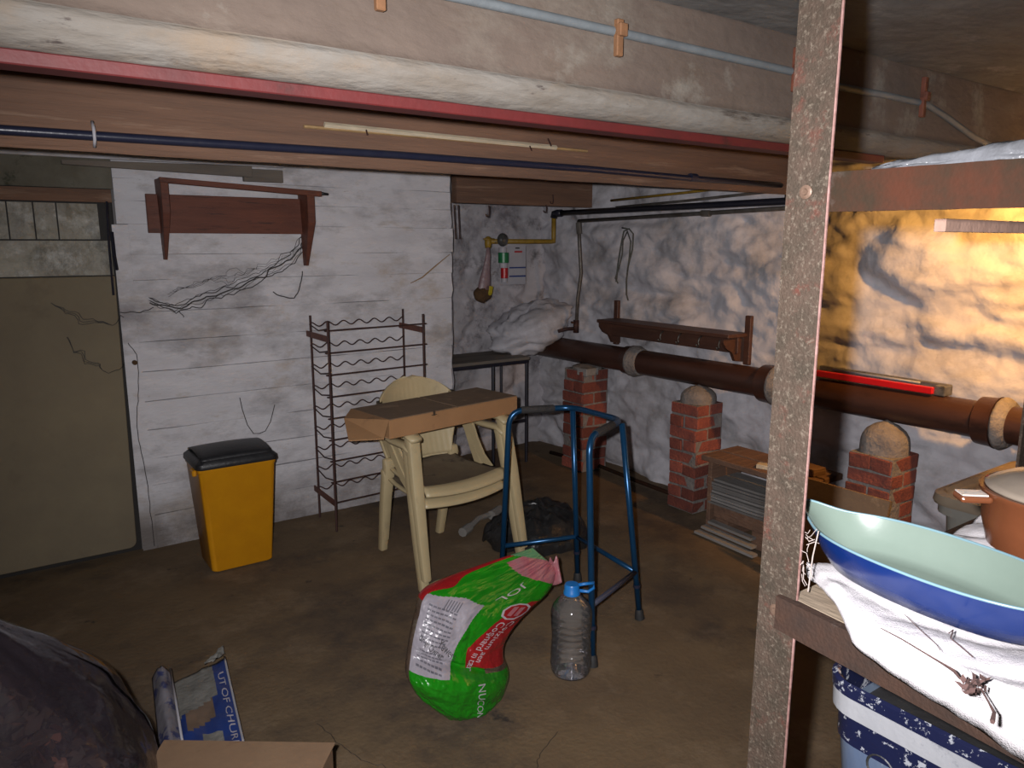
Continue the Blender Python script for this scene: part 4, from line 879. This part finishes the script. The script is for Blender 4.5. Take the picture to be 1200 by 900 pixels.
capo = obj('cap', MB().lathe([(.001, .347), (.024, .346), (.027, .340), (.027, .322), (.030, .318), (.030, .308), (.026, .306)], WBc, 24), bluecap_m, wbt, smooth='auto')
hd = RT * .8 + FW * .1; hd.z = 0; hd.normalize()
hp = [WBc + V((0, 0, .318)) + hd * .028, WBc + V((0, 0, .312)) + hd * .060, WBc + V((0, 0, .325)) + hd * .082, WBc + V((0, 0, .345)) + hd * .080, WBc + V((0, 0, .343)) + hd * .05, WBc + V((0, 0, .340)) + hd * .022]
obj('carry_handle', MB().tube(hp, .0065, 6), bluecap_m, capo, smooth=True)

# ================================================================== TABLE IN THE RECESS
tt = thing('recess_table', 'low worn table with thin black legs in the corner recess', 'table', (2.9, 4.4, 0))
TY = 4.22
zt_ = atY(600, 420, TY).z
x0_, x1_ = 2.42, atY(621, 417, TY).x
obj('table_top', MB().b2((x0_, TY, zt_ - .022), (x1_, YA - .04, zt_)), table_m, tt, bevel=.003)
obj('apron', MB().b2((x0_, TY + .004, zt_ - .045), (x1_ - .01, TY + .018, zt_ - .022)), black_pipe, tt)
for x_, y_ in ((x1_ - .015, TY + .02), (x1_ - .30, TY + .02), (x0_ + .03, TY + .02), (x1_ - .015, YA - .10)):
    obj('leg', MB().tube([V((x_, y_, 0)), V((x_, y_, zt_ - .02))], .011, 6), black_pipe, tt)
obj('lower_rail', MB().b2((x1_ - .31, TY + .012, .30), (x1_ - .01, TY + .026, .32)), black_pipe, tt)

# ================================================================== LOW BENCH BY THE PIER
XB = 3.08
bh = thing('low_bench', 'low rough wooden bench between the brick pier and the rusty post', 'bench', (3.25, 2.3, 0))
y1b = atX(822, 530, XB).y; y0b = 1.98; zb_ = .435
obj('bench_top', MB().b2((XB, y0b, zb_ - .03), (XB + .14, y1b, zb_)).b2((XB + .15, y0b, zb_ - .028), (XB + .30, y1b, zb_ + .003)), timber_m, bh, bevel=.003)
obj('end_panel', MB().b2((XB + .03, y1b - .05, 0), (XB + .28, y1b - .025, zb_ - .03)), timber_m, bh, bevel=.003)
yy_ = atX(898, 560, XB).y
obj('end_panel', MB().b2((XB + .0, yy_ - .06, 0), (XB + .28, yy_ - .03, zb_ - .03)), timber_m, bh, bevel=.003)
for k in range(9):
    z0 = .168 + k * .0155
    ob = obj('thin_board', MB().box((XB + .14 + random.uniform(-.01, .01), (y1b + yy_) / 2 - .005, z0 + .006), (.20, y1b - yy_ - .06, .0115), rz(random.uniform(-.02, .02))), slat_m, label=('lowest', 'second from the bottom', 'third from the bottom', 'fourth from the bottom', 'middle', 'fourth from the top', 'third from the top', 'second from the top', 'topmost')[k] + ' thin pale board of the stack inside the low bench', cat='board', group='thin pale boards stacked inside the low bench')
obj('supporting_block', MB().b2((XB + .05, yy_ - .01, .09), (XB + .24, y1b - .06, .166)), timber_m, bh, bevel=.003)
obj('foot_block', MB().b2((XB + .05, yy_ + .02, 0), (XB + .24, yy_ + .10, .09)), timber_m, bh)
obj('foot_block', MB().b2((XB + .05, y1b - .16, 0), (XB + .24, y1b - .08, .09)), timber_m, bh)
for k in range(3):
    a = V((XB - .04 + .03 * k, y1b - .02 - .02 * k, .012 + .028 * k)); b = V((XB - .06 + .03 * k, yy_ - .0 + .03 * k, .012 + .028 * k))
    obj('leaning_strip', MB().hexa([a + V((-.012, 0, -.006)), b + V((-.012, 0, -.006)), b + V((.03, 0, -.006)), a + V((.03, 0, -.006)), a + V((-.012, 0, .007)), b + V((-.012, 0, .007)), b + V((.03, 0, .007)), a + V((.03, 0, .007))]), slat_m, label=('lowest', 'middle', 'topmost')[k] + ' of three pale strips lying before the low bench', cat='strip', group=None)
obj('wood_scrap', MB().box((XB + .07, atX(893, 545, XB).y, zb_ + .012), (.05, .13, .022), rz(.35)), stick_m, bevel=.002, label='small pale wood scrap lying on the low bench', cat='wood scrap')
obj('wood_block', MB().box((XB + .17, 2.08, zb_ + .022), (.09, .12, .035), rz(-.1)), timber_m, bevel=.002, label='dark wood block on the low bench beside the rusty post', cat='wood block')

# ================================================================== RED TOOL ON THE DRAIN
rt = thing('red_tool', 'bright red bar tool with grey rods lying on top of the drainpipe', 'tool', (XD, 1.9, .9))
a = atX(957, 439, XD - .03); b = atX(1094, 458, XD - .03)
zr = dpt(1020).z + RD
a.z = b.z = zr + .022
def bar(p, q_, w_, h_): 
    d = (q_ - p).normalized(); s_ = V((-d.y, d.x, 0)) * w_ / 2; u_ = V((0, 0, h_ / 2)); return MB().hexa([p - s_ - u_, q_ - s_ - u_, q_ + s_ - u_, p + s_ - u_, p - s_ + u_, q_ - s_ + u_, q_ + s_ + u_, p + s_ + u_])
obj('red_bar', bar(a, b, .03, .030), redtool_m, rt, bevel=.003)
a2, b2_ = a + V((.04, .02, .022)), b + V((.04, 0, .020))
obj('steel_rod', MB().tube([a2 + V((0, -.08, 0)), b2_ + V((0, .08, 0))], .006, 8), silver_m, rt, smooth=True)
obj('grey_bar', bar(a2 + V((.025, 0, -.002)), b2_ + V((.025, -.04, -.006)), .03, .024), steel_m, rt, bevel=.003)
obj('end_clamp', MB().box(b2_ + V((.0, -.02, -.018)), (.07, .05, .045)), steel_m, rt, bevel=.004)

# ================================================================== CARDBOARD SHEET, TUB, CRATE
XC = 3.02
a = atX(940, 560, XC); b = atX(1043, 588, XC)
cs = MB().hexa([V((XC - .12, b.y, 0)), V((XC - .10, b.y, 0)), V((XC - .10, a.y + .04, 0)), V((XC - .12, a.y + .04, 0)), V((XC, b.y, b.z)), V((XC + .012, b.y, b.z)), V((XC + .012, a.y + .04, b.z + .0)), V((XC, a.y + .04, b.z + .0))])
obj('cardboard_sheet', cs, carddust_m, label='flat cardboard sheet leaning in front of the right brick pier', cat='cardboard')
tu = thing('storage_tub', 'grey plastic storage tub with a taupe lid behind the rusty rack', 'tub', (3.0, .95, .36))
TCn = V((2.98, .93, 0)); thx, thy = .36, .29
obj('tub_body', MB().rings([[p + TCn for p in rrect(hx, hy, .06, z)] for hx, hy, z in ((.30, .23, .36), (.31, .24, .37), (thx - .03, thy - .03, .665))]), tub_m, tu, smooth='auto')
obj('tub_rim', MB().rings([[p + TCn for p in rrect(hx, hy, .07, z)] for hx, hy, z in ((thx - .02, thy - .02, .63), (thx - .01, thy - .01, .632), (thx - .01, thy - .01, .665), (thx - .02, thy - .02, .667))]), tub_m, tu, smooth='auto')
obj('tub_lid', MB().rings([[p + TCn for p in rrect(hx, hy, .07, z, 8)] for hx, hy, z in ((thx, thy, .665), (thx + .004, thy + .004, .675), (thx, thy, .700), (thx - .02, thy - .02, .704), (thx - .03, thy - .03, .690), (thx - .06, thy - .06, .690), (thx - .07, thy - .07, .697))]), tublid_m, tu, smooth='auto')
ct = thing('black_crate', 'black plastic crate under the grey storage tub', 'crate', (3.0, 1.05, 0))
obj('crate_body', MB().rings([[p + V((2.98, 1.02, 0)) for p in rrect(hx, hy, .03, z)] for hx, hy, z in ((.36, .36, 0), (.37, .38, .30), (.39, .40, .302), (.39, .40, .34), (.37, .38, .342), (.36, .37, .30))]), crate_m, ct, smooth='auto')
obj('crate_tray', MB().b2((2.63, .66, .30), (3.33, 1.38, .355)), crate_m, ct, bevel=.005)

# ================================================================== RACK IN THE FOREGROUND
rk = thing('angle_iron_rack', 'rusty angle iron shelving rack in the right foreground', 'shelving rack', (1.2, .3, 0))
PX, PY = .828, .563
def lean(p): return V((p.x + (p.z - 1.376) * .018 * .6, p.y + (p.z - 1.376) * .004, p.z))
def angle_post(x, y, sx, w_=.056, t_=.005):
    mb = MB(); 
    mb.b2((x, y - w_ / 2, 0), (x + t_, y + w_ / 2, 2.03)).b2((x + t_, y + w_ / 2 - t_, 0), (x + w_, y + w_ / 2, 2.03))
    return mb
pm = MB()
# subdivided so the rusty edge is slightly irregular
def apost(x, y, flipx=1, flipy=1, face=True):
    mb = MB(); N = 110; rg = []
    for i in range(N + 1):
        z = 2.03 * i / N; e1 = .0007 * nz(z * 40, 1); e2 = .0007 * nz(z * 40, 5)
        pr_ = [(0, -.028 + e1), (.005, -.028 + e1), (.005, .023), (.05, .023), (.05, .028 + e2), (0, .028 + e2)]
        rg.append([V((x + flipx * a, y + flipy * b, z)) for a, b in pr_])
    return mb.rings(rg).move(lean)
pn = apost(PX, PY)
obj('corner_post', pn, iron_m, rk, label='rusty speckled angle iron post')
obj('post_edge', MB().tube([lean(V((PX + .0025, PY - .0285, z * 2.03 / 60))) + V((0, .0006 * nz(z * 2.3, 0), 0)) for z in range(61)], .0018, 5), iron_edge_m, rk, label='pale pinkish edge of the post')  # paler pinkish strip along one edge of the post
obj('corner_post', apost(1.66, PY, -1, 1), iron_m, rk)
obj('corner_post', apost(PX - .13, -.60, 1, -1), iron_m, rk)
obj('corner_post', apost(1.62, -.60, -1, -1), iron_m, rk)
def rail(p, q_, h_, dep=.04, t_=.005, lip=-1, mat=None):
    """angle rail: upright face on the line p-q, flange on top pointing +X"""
    mb = MB(); N = 40; rg = []
    for i in range(N + 1):
        c = p.lerp(q_, i / N); j = .0006 * nz(i * .9, h_)
        pts = [(0, -h_ / 2 + j), (t_, -h_ / 2 + j), (t_, h_ / 2 - t_), (dep, h_ / 2 - t_), (dep, h_ / 2), (0, h_ / 2 + j)]
        rg.append([c + V((a, 0, b)) for a, b in pts])
    return mb.rings(rg)
u0 = V((PX + .012, PY - .02, 1.611)); u1 = V((PX - .01, PY - .32, 1.606)); u1b = u0 + (u1 - u0) * 3.8
obj('shelf_rail', rail(u0, u1b, .046), rail_m, rk, label='upper rusty red rail')
l0 = V((PX - .012, PY - .006, 1.070)); l1 = V((.788, .235, 1.070)); l1b = l0 + (l1 - l0) * 3.6
obj('shelf_rail', rail(l0, l1b, .046), darkrail_m, rk, label='lower dark rusty rail')
obj('shelf_rail', MB().b2((PX, PY, 1.026), (1.64, PY + .005, 1.070)), rail_m, rk)
obj('shelf_rail', MB().b2((1.60, -.55, 1.048), (1.605, PY, 1.094)), rail_m, rk)
obj('shelf_rail', MB().b2((PX - .13, -.60, 1.048), (1.62, -.595, 1.094)), rail_m, rk)
for z_ in (1.594,): obj('shelf_rail', MB().b2((1.60, -.55, z_), (1.605, PY, z_ + .04)), rail_m, rk)
obj('shelf_rail', MB().b2((PX - .11, -.60, 1.585), (1.62, -.595, 1.63)), rail_m, rk)
for (zz, dy) in ((1.612, .0), (1.068, .0)):
    c = lean(V((PX, PY + dy, zz)))
    obj('bolt', MB().tube([c + V((.001, 0, 0)), c + V((-.0015, 0, 0)), c + V((-.0025, 0, 0))], [.0085, .0085, .006], 16).tube([c + V((-.002, 0, 0)), c + V((-.005, 0, 0))], [.0045, .0035], 8), bolt_m, rk, smooth='auto')
# shelf boards: each its own
for k in range(4):
    def xe(y, k=k): return .826 + (y - .556) * .088 + .002 + .2 * k
    q8 = []
    for z_ in (1.076 + .0006 * k, 1.0935 + .0006 * k):
        q8 += [V((xe(.55), .548 - .018 * k, z_)), V((xe(-.585), -.585, z_)), V((xe(-.585) + .196, -.585, z_)), V((xe(.55) + .196, .548 - .018 * k, z_))]
    obj('shelf_board', MB().hexa(q8), shelfwood_m, rk, bevel=.002)
ls_ = MB().b2((.82, -.58, .53), (1.62, .58, .548)); obj('bottom_shelf', ls_, shelfwood_m, rk, bevel=.002)
us = MB().b2((.90, -.55, 1.626), (1.60, .50, 1.636)); obj('top_shelf', us, table_m, rk, bevel=.002)
# polythene folded along the top shelf edge
def poly(u, v):
    y = lerp(.53, -.5, u); x = lerp(.905, .80, u * .45) + (.005 if v < .3 else 0)
    return V((x - .0 + .012 * nz(u * 30, v * 3) + .02 * v, y, 1.637 + (.006 + .022 * min(u * 4, 1)) * math.sin(v * PI / 1.6) + .004 * nz(u * 40, v * 4, 3)))
obj('polythene_sheet', MB().grid(poly, 70, 8), sheet_m, smooth=True, solid=.002, label='crumpled grey-blue polythene along the edge of the upper rack shelf', cat='plastic sheet')
a = atY(1102, 264, .60); obj('cross_batten', MB().b2((a.x, .592, a.z - .010), (1.66, .610, a.z + .010)), pinkwood_m, rk, bevel=.001, label='pinkish batten under the upper shelf')
# frayed string round the post
fs = MB(); c = lean(V((PX + .004, PY - .03, 1.16)))
for k in range(13):
    a_ = V((random.uniform(-.004, .006), random.uniform(-.006, .002), random.uniform(-.03, .03)))
    b_ = a_ + V((random.uniform(-.008, .004), random.uniform(-.018, .004), random.uniform(-.022, .022)))
    fs.tube([c + a_, c + (a_ + b_) / 2 + V((random.uniform(-.004, .004), 0, random.uniform(-.004, .004))), c + b_], .0005, 4)
fs.tube([c + V((0, -.012, -.05)), c + V((-.002, -.016, 0)), c + V((0, -.020, .035))], .0009, 5)
obj('frayed_string', fs, straw_m, label='pale frayed string snagged on the rusty post', cat='string')

# ---- towel
def towel(u, v):
    y = lerp(.575, -.35, v)
    rail_x = .816 + (y - .557) * .088 - .008
    xl, hang = interp([(-.35, 0, 1.04), (.24, 0, 1.053), (.30, 0, 1.064), (.39, 0, 1.072), (.438, .002, 1.082), (.48, .035, 1.10), (.54, .075, 1.10), (.58, .11, 1.10)], y)
    xl += rail_x; xr = 1.46 + .02 * nz(y * 9, 3)
    uh = .035; k = max(0, min(1, (u - uh) / (1 - uh)))
    x = lerp(xl, xr, k ** 1.15)
    y2 = y - .055 * max(0, min(1, (x - .93) / .15)) * max(0, 1 - v * 4)
    f = .007 * abs(math.sin((x * 2.4 + y * .9 + .3 * nz(x * 3, y * 3)) * 15)) ** 1.0 - .003 + .010 * fbm(x * 7 + y * 3, y * 6, 2, 4)
    z = 1.116 + f
    e = min(k / .03, 1) ; z -= .008 * (1 - e) ** 2
    e2 = min(v / .04, 1); z -= .010 * (1 - e2) ** 2
    z = max(z + .0012 * nz(x * 160, y * 160, 1), 1.100)
    if u < uh: z = lerp(hang, z, math.sin(u / uh * PI / 2)); x -= .006 * math.sin(u / uh * PI) + .002 * nz(y * 60, z * 40)
    return V((x, y2, z))
obj('white_towel', MB().grid(towel, 150, 150), towel_m, smooth=True, solid=.010, label='white towelling cloth spread on the lower rack shelf', cat='towel')
# ---- dish
ds = thing('oval_dish', 'oval enamel dish, blue outside and mint inside, on the white towel', 'dish', (.905, .405, 1.128))
dc = V((.905, .405, 0)); da = math.radians(-5)
def dring(a, b, z, n=72, lip=0.0, rise=0.0):
    out = []
    for k in range(n):
        th = 2 * PI * k / n; ex = 2.25
        ct_, st_ = math.cos(th), math.sin(th)
        x = a * math.copysign(abs(ct_) ** (2 / ex), ct_); y = b * math.copysign(abs(st_) ** (2 / ex), st_)
        w_ = math.exp(-((th - PI / 2) / .30) ** 2) + math.exp(-((th - 3 * PI / 2) / .30) ** 2)
        y += math.copysign(lip * w_, st_); zz = z + rise * w_
        p = rz(da) @ V((x, y, 0)); out.append(dc + p + V((0, 0, zz)))
    return out
zb0 = 1.128
obj('outer_wall', MB().rings([dring(.002, .006, zb0), dring(.048, .118, zb0), dring(.056, .130, zb0 + .002), dring(.069, .145, zb0 + .022), dring(.078, .157, zb0 + .044, lip=.016, rise=.006), dring(.0815, .161, zb0 + .053, lip=.032, rise=.012)], cap=False), dishblue_m, ds, smooth=True)
obj('interior', MB().rings([dring(.0785, .158, zb0 + .053, lip=.032, rise=.012), dring(.076, .154, zb0 + .045, lip=.014, rise=.006), dring(.0685, .144, zb0 + .028), dring(.0595, .133, zb0 + .014), dring(.051, .122, zb0 + .0095), dring(.04, .10, zb0 + .009), dring(.02, .05, zb0 + .009), dring(.002, .01, zb0 + .009)], cap=False), dishmint_m, ds, smooth=True)
rimp = [(a_ + b_) / 2 + V((0, 0, .0004)) for a_, b_ in zip(dring(.0815, .161, zb0 + .053, lip=.032, rise=.012), dring(.0785, .158, zb0 + .053, lip=.032, rise=.012))]
obj('rim', MB().tube(rimp, .0019, 6, closed=True), dishrim_m, ds, smooth=True)
# ---- brown pot with lid
pt = thing('lidded_pot', 'brown glazed casserole pot with a smoky lid at the right edge of the towel', 'pot', (1.195, .372, 1.118))
pc = V((1.195, .372, 1.118))
obj('pot_body', MB().lathe([(.001, .005), (.075, .005), (.088, .012), (.098, .05), (.100, .085), (.104, .090), (.104, .094), (.098, .094), (.094, .088), (.001, .03)], pc, 40), terra_m, pt, smooth='auto')
hdp = pc + V((-.078, .072, .083))
phd = obj('pot_handle', MB().box(hdp + V((-.010, .010, 0)), (.042, .032, .010), rz(-.75)), terra_m, pt, bevel=.004, segs=2)
obj('handle_highlight', MB().box(hdp + V((-.012, .011, .0062)), (.034, .024, .002), rz(-.75)), M('painted_highlight', (.55, .50, .46), None, None, rough=.2), phd, label='pale painted highlight on the handle')  # thin pale plate, a highlight painted onto the handle
pld = obj('lid', MB().lathe([(.097, .094), (.098, .098), (.090, .102), (.070, .112), (.04, .120), (.001, .123)], pc, 40), potlid_m, pt, smooth=True)
obj('lid_knob', MB().lathe([(.012, .120), (.010, .130), (.020, .136), (.020, .144), (.001, .148)], pc, 20), terra_m, pld, smooth=True)
# ---- dried plant on the towel
tw = MB(); zt2 = 1.140
def tz(x, y, z=zt2): return atZ(x, y, z)
tw.tube([tz(1032, 736), tz(1055, 748), tz(1080, 763), tz(1105, 778), tz(1118, 786)], [.0005, .0007, .0008, .0011, .0018], 5)
tw.tube([tz(1118, 786), tz(1125, 795), tz(1132, 798)], [.0018, .0012, .0012], 5)
tw.tube([tz(1150, 808), tz(1158, 822), tz(1165, 835), tz(1163, 846)], [.001, .0009, .0016, .0022], 5)
tw.tube([tz(1060, 720), tz(1075, 735), tz(1098, 756), tz(1102, 762)], .0005, 4); tw.tube([tz(1112, 742), tz(1117, 738), tz(1114, 748), tz(1125, 757), tz(1140, 770)], .0007, 4)
for k in range(46):
    c = tz(random.gauss(1140, 8), random.gauss(803, 5)) + V((0, 0, random.uniform(-.004, .006)))
    d1 = V((random.uniform(-1, 1), random.uniform(-1, 1), random.uniform(-.6, .8))).normalized() * random.uniform(.003, .008)
    d2 = V((random.uniform(-1, 1), random.uniform(-1, 1), random.uniform(-.6, .6))).normalized() * .003
    tw.add([c - d1, c + d2, c + d1, c - d2], [(0, 1, 2, 3)])
obj('dried_sprig', tw, twig_m, label='dried dark plant sprig lying on the white towel', cat='sprig', fix=False)
# ---- paint bucket under the lower shelf
bu = thing('paint_bucket', 'navy blue square paint bucket splashed with white, under the towel shelf', 'bucket', (1.155, .435, .548))
bcc = V((1.155, .435, 0))
def br(h, r, z): return [p + bcc for p in rrect(h, h * 1.02, r, z, 7)]
obj('bucket_body', MB().rings([br(.12, .04, .55), br(.125, .045, .556), br(.148, .05, .840)], cap=False), bucketbody_m, bu, smooth='auto')
obj('bucket_collar', MB().rings([br(.147, .05, .836), br(.150, .05, .838), br(.151, .05, .852), br(.147, .05, .854)], cap=False), navy_m, bu, smooth='auto')
obj('pale_band', MB().rings([br(.149, .05, .848), br(.156, .053, .850), br(.157, .053, .880), br(.150, .05, .882)], cap=False), silver_m, bu, smooth='auto')
obj('bucket_rim', MB().rings([br(.150, .05, .880), br(.158, .053, .882), br(.159, .053, .900), br(.153, .05, .903), br(.149, .048, .900), br(.147, .048, .80)], cap=False), navy_m, bu, smooth='auto')
obj('bucket_inside', MB().rings([br(.146, .048, .82), br(.144, .046, .815)]), crate_m, bu)
rp = []
for k in range(20): a_ = 2 * PI * k / 20; rp.append(V((bcc.x - .1465, bcc.y + .06 + .020 * math.cos(a_), .79 + .020 * math.sin(a_))))
obj('round_emblem', MB().tube(rp, .002, 4, closed=True), print_black, bu)

# ================================================================== LOWER LEFT
# clear refuse bag with dark contents
rb = thing('refuse_bag', 'clear plastic refuse bag of dark garden waste in the lower left corner', 'bag', (-.02, 1.95, 0))
rc = V((-.055, 1.90, 0))
def rbag(u, v, sc=1.0, amp=.05):
    th = u * 2 * PI
    r, z = sm([(0, .22, .0), (.08, .30, .03), (.28, .33, .22), (.46, .325, .38), (.62, .27, .52), (.78, .175, .64), (.9, .085, .74), (1, .06, .84)], v)
    r *= sc * (1 + .022 * math.sin(th * 11 + 3 * nz(th, z * 3)) * v + amp * 2 * fbm(math.cos(th) * 1.7, math.sin(th) * 1.7, z * 4, 4)); 
    c = rc + V((-.10 * v, .0 * v, 0))
    return c + V((math.cos(th) * r, math.sin(th) * r, z * (1.0 if sc == 1 else .97) + (0.004 if sc == 1 else .01)))
obj('bag_film', MB().grid(lambda u, v: rbag(u, v), 72, 50), junkfilm_m, rb, smooth=True)
lf = MB(); random.seed(4)
for k in range(1500):
    th = random.random() * 2 * PI; zz = random.uniform(.02, .52); rr = math.sqrt(random.random()) * (.285 if zz < .38 else .22)
    c = rc + V((-.10 * zz / .7 + math.cos(th) * rr, math.sin(th) * rr, zz))
    d1 = V((random.gauss(0, 1), random.gauss(0, 1), random.gauss(0, .6))).normalized() * random.uniform(.015, .04)
    d2 = d1.cross(V((random.gauss(0, 1), random.gauss(0, 1), random.gauss(0, 1)))).normalized() * random.uniform(.008, .018)
    lf.add([c - d1, c + d2, c + d1 * .9, c - d2], [(0, 1, 2, 3)], 0 if random.random() > .06 else 1)
obj('garden_waste', lf, [leaf_m, M('orange_leaf', (.14, .045, .015), None, None)], rb, kind='stuff', fix=False)
# torn blue packet on the floor
pk = thing('torn_packet', 'torn blue and grey printed packet lying on the floor behind the open box', 'packet', (.45, 2.4, 0))
Lp = [atZ(178, 797, .05), atZ(200, 790, .07), atZ(216, 885, .03), atZ(187, 890, .02)]
Rp = [atZ(203, 803, .02), atZ(264, 773, .05), atZ(288, 880, .04), atZ(214, 885, .015)]
def quad(P, u, v): return P[0].lerp(P[1], u).lerp(P[3].lerp(P[2], u), v)
def pq(P, amp, s_): return lambda u, v: quad(P, u, v) + V((0, 0, amp * fbm(u * 3, v * 5, s_, 3) + amp))
obj('left_side', MB().grid(lambda u, v: pq(Lp, .008, 1)(u, v) + V((0, 0, .035 * math.sin(u * PI))), 14, 30), packpale_m, pk, smooth=True, solid=.003)
Rfn = pq(Rp, .008, 5)
obj('right_side', MB().grid(Rfn, 30, 30, mf=lambda u, v: 1 if u < .72 and v < .55 - .25 * u else (2 if (.12 < u < .62 and .55 - .3 * u < v < .80 - .32 * u) else (1 if .35 < u < .7 and v > .78 else 0))), [packblue_m, packgrey_m, packtan_m], pk, smooth=True, solid=.003)
def ptext(s_, size, org, dx, dy, mat):
    mb = text_mb(s_, size); mb.v = [Rfn(org[0] + dx[0] * p.x + dy[0] * p.y, org[1] + dx[1] * p.x + dy[1] * p.y) + V((0, 0, .0035)) for p in mb.v]
    obj('lettering', mb, mat, pk, fix=False)
ptext('UT OF CHURN BR', .13, (.80, .16), (.02, 1.0), (1.25, -.02), print_white)
obj('pale_edge', MB().tube([Rfn(.985, v / 12) + V((0, 0, .004)) for v in range(13)], .004, 5).tube([Lp[1] + V((0, 0, .02)), (Lp[1] + Lp[2]) / 2 + V((0, 0, .03)), Lp[2] + V((0, 0, .01))], .004, 5), white_m, pk, smooth=True)
mb = MB().grid(lambda u, v: Rfn(lerp(.6, 1.0, u), -.005 - .09 * v * (.3 + u)) + V((0, 0, .012 * fbm(u * 6, v * 4, 2) + .012)), 12, 6)
obj('torn_edge', mb, packgrey_m, pk, smooth=True)
# open cardboard box at the bottom edge
ob_ = thing('open_cardboard_box', 'plain brown cardboard box at the bottom edge of the view', 'box', (.45, 1.6, 0))
a = atZ(196, 868, .30); b = atZ(387, 871, .30)
dx_ = (b - a).normalized(); dy_ = V((dx_.y, -dx_.x, 0)); 
def bxp(u, v, z): return a + dx_ * (u * (b - a).length) + dy_ * v + V((0, 0, z - .30))
Wd = .30
def side(p, q_, z0, z1, t_=.005):
    d = (q_ - p); d.z = 0; n2 = V((-d.y, d.x, 0)).normalized() * t_
    P = [V((p.x, p.y, z0)), V((q_.x, q_.y, z0)), V((q_.x, q_.y, z0)) + n2, V((p.x, p.y, z0)) + n2, V((p.x, p.y, z1)), V((q_.x, q_.y, z1)), V((q_.x, q_.y, z1)) + n2, V((p.x, p.y, z1)) + n2]
    return MB().hexa(P)
c00, c10, c11, c01 = bxp(0, 0, 0), bxp(1, 0, 0), bxp(1, Wd, 0), bxp(0, Wd, 0)
for p, q_ in ((c00, c10), (c10, c11), (c11, c01), (c01, c00)): obj('box_side', side(p, q_, .002, .298), boxcard_m, ob_)
obj('box_flap', MB().hexa([bxp(-.02, .0, .298), bxp(1.03, .0, .298), bxp(1.0, Wd * .5, .293), bxp(.0, Wd * .5, .293), bxp(-.02, .0, .303), bxp(1.03, .0, .303), bxp(1.0, Wd * .5, .298), bxp(.0, Wd * .5, .298)]), boxcard_m, ob_, bevel=.001)
obj('box_flap', MB().hexa([bxp(0, Wd * .52, .293), bxp(1, Wd * .52, .293), bxp(1, Wd, .298), bxp(.0, Wd, .298), bxp(0, Wd * .52, .298), bxp(1, Wd * .52, .298), bxp(1, Wd, .303), bxp(0, Wd, .303)]), boxcard_m, ob_, bevel=.001)
obj('box_base', MB().hexa([c00 + V((0, 0, 0)), c10, c11, c01] + [p + V((0, 0, .006)) for p in (c00, c10, c11, c01)]), boxcard_m, ob_)
# warm bulb fitting (out of frame) that gives the orange light
lp = thing('bulb_lamp', 'warm bulb in an added dark metal shade beyond the right edge of the view', 'lamp', (3.08, 0.98, 1.76))
em = bpy.data.materials.new('bulb_glow'); em.use_nodes = True; em.node_tree.nodes['Principled BSDF'].inputs['Emission Color'].default_value = (1, .5, .12, 1); em.node_tree.nodes['Principled BSDF'].inputs['Emission Strength'].default_value = 4
ld = V((.90, .30, -.52)).normalized(); lc = V((3.10, 1.00, 1.72)) - ld * .05
obj('flex', MB().tube([V((3.03, .95, ZC)), lc - ld * .06], .004, 6), black_m, lp)
obj('shade', MB().tube([lc - ld * .07, lc - ld * .05, lc - ld * .02, lc + ld * .005], [.02, .03, .05, .06], 24, cap=False), black_m, lp, smooth=True, solid=.002)  # added unseen shade, matching the spot cone that limits upward light
obj('bulb', MB().tube([lc - ld * .045, lc - ld * .02, lc, lc + ld * .02, lc + ld * .03], [.012, .018, .026, .02, .003], 16), em, lp, smooth=True)
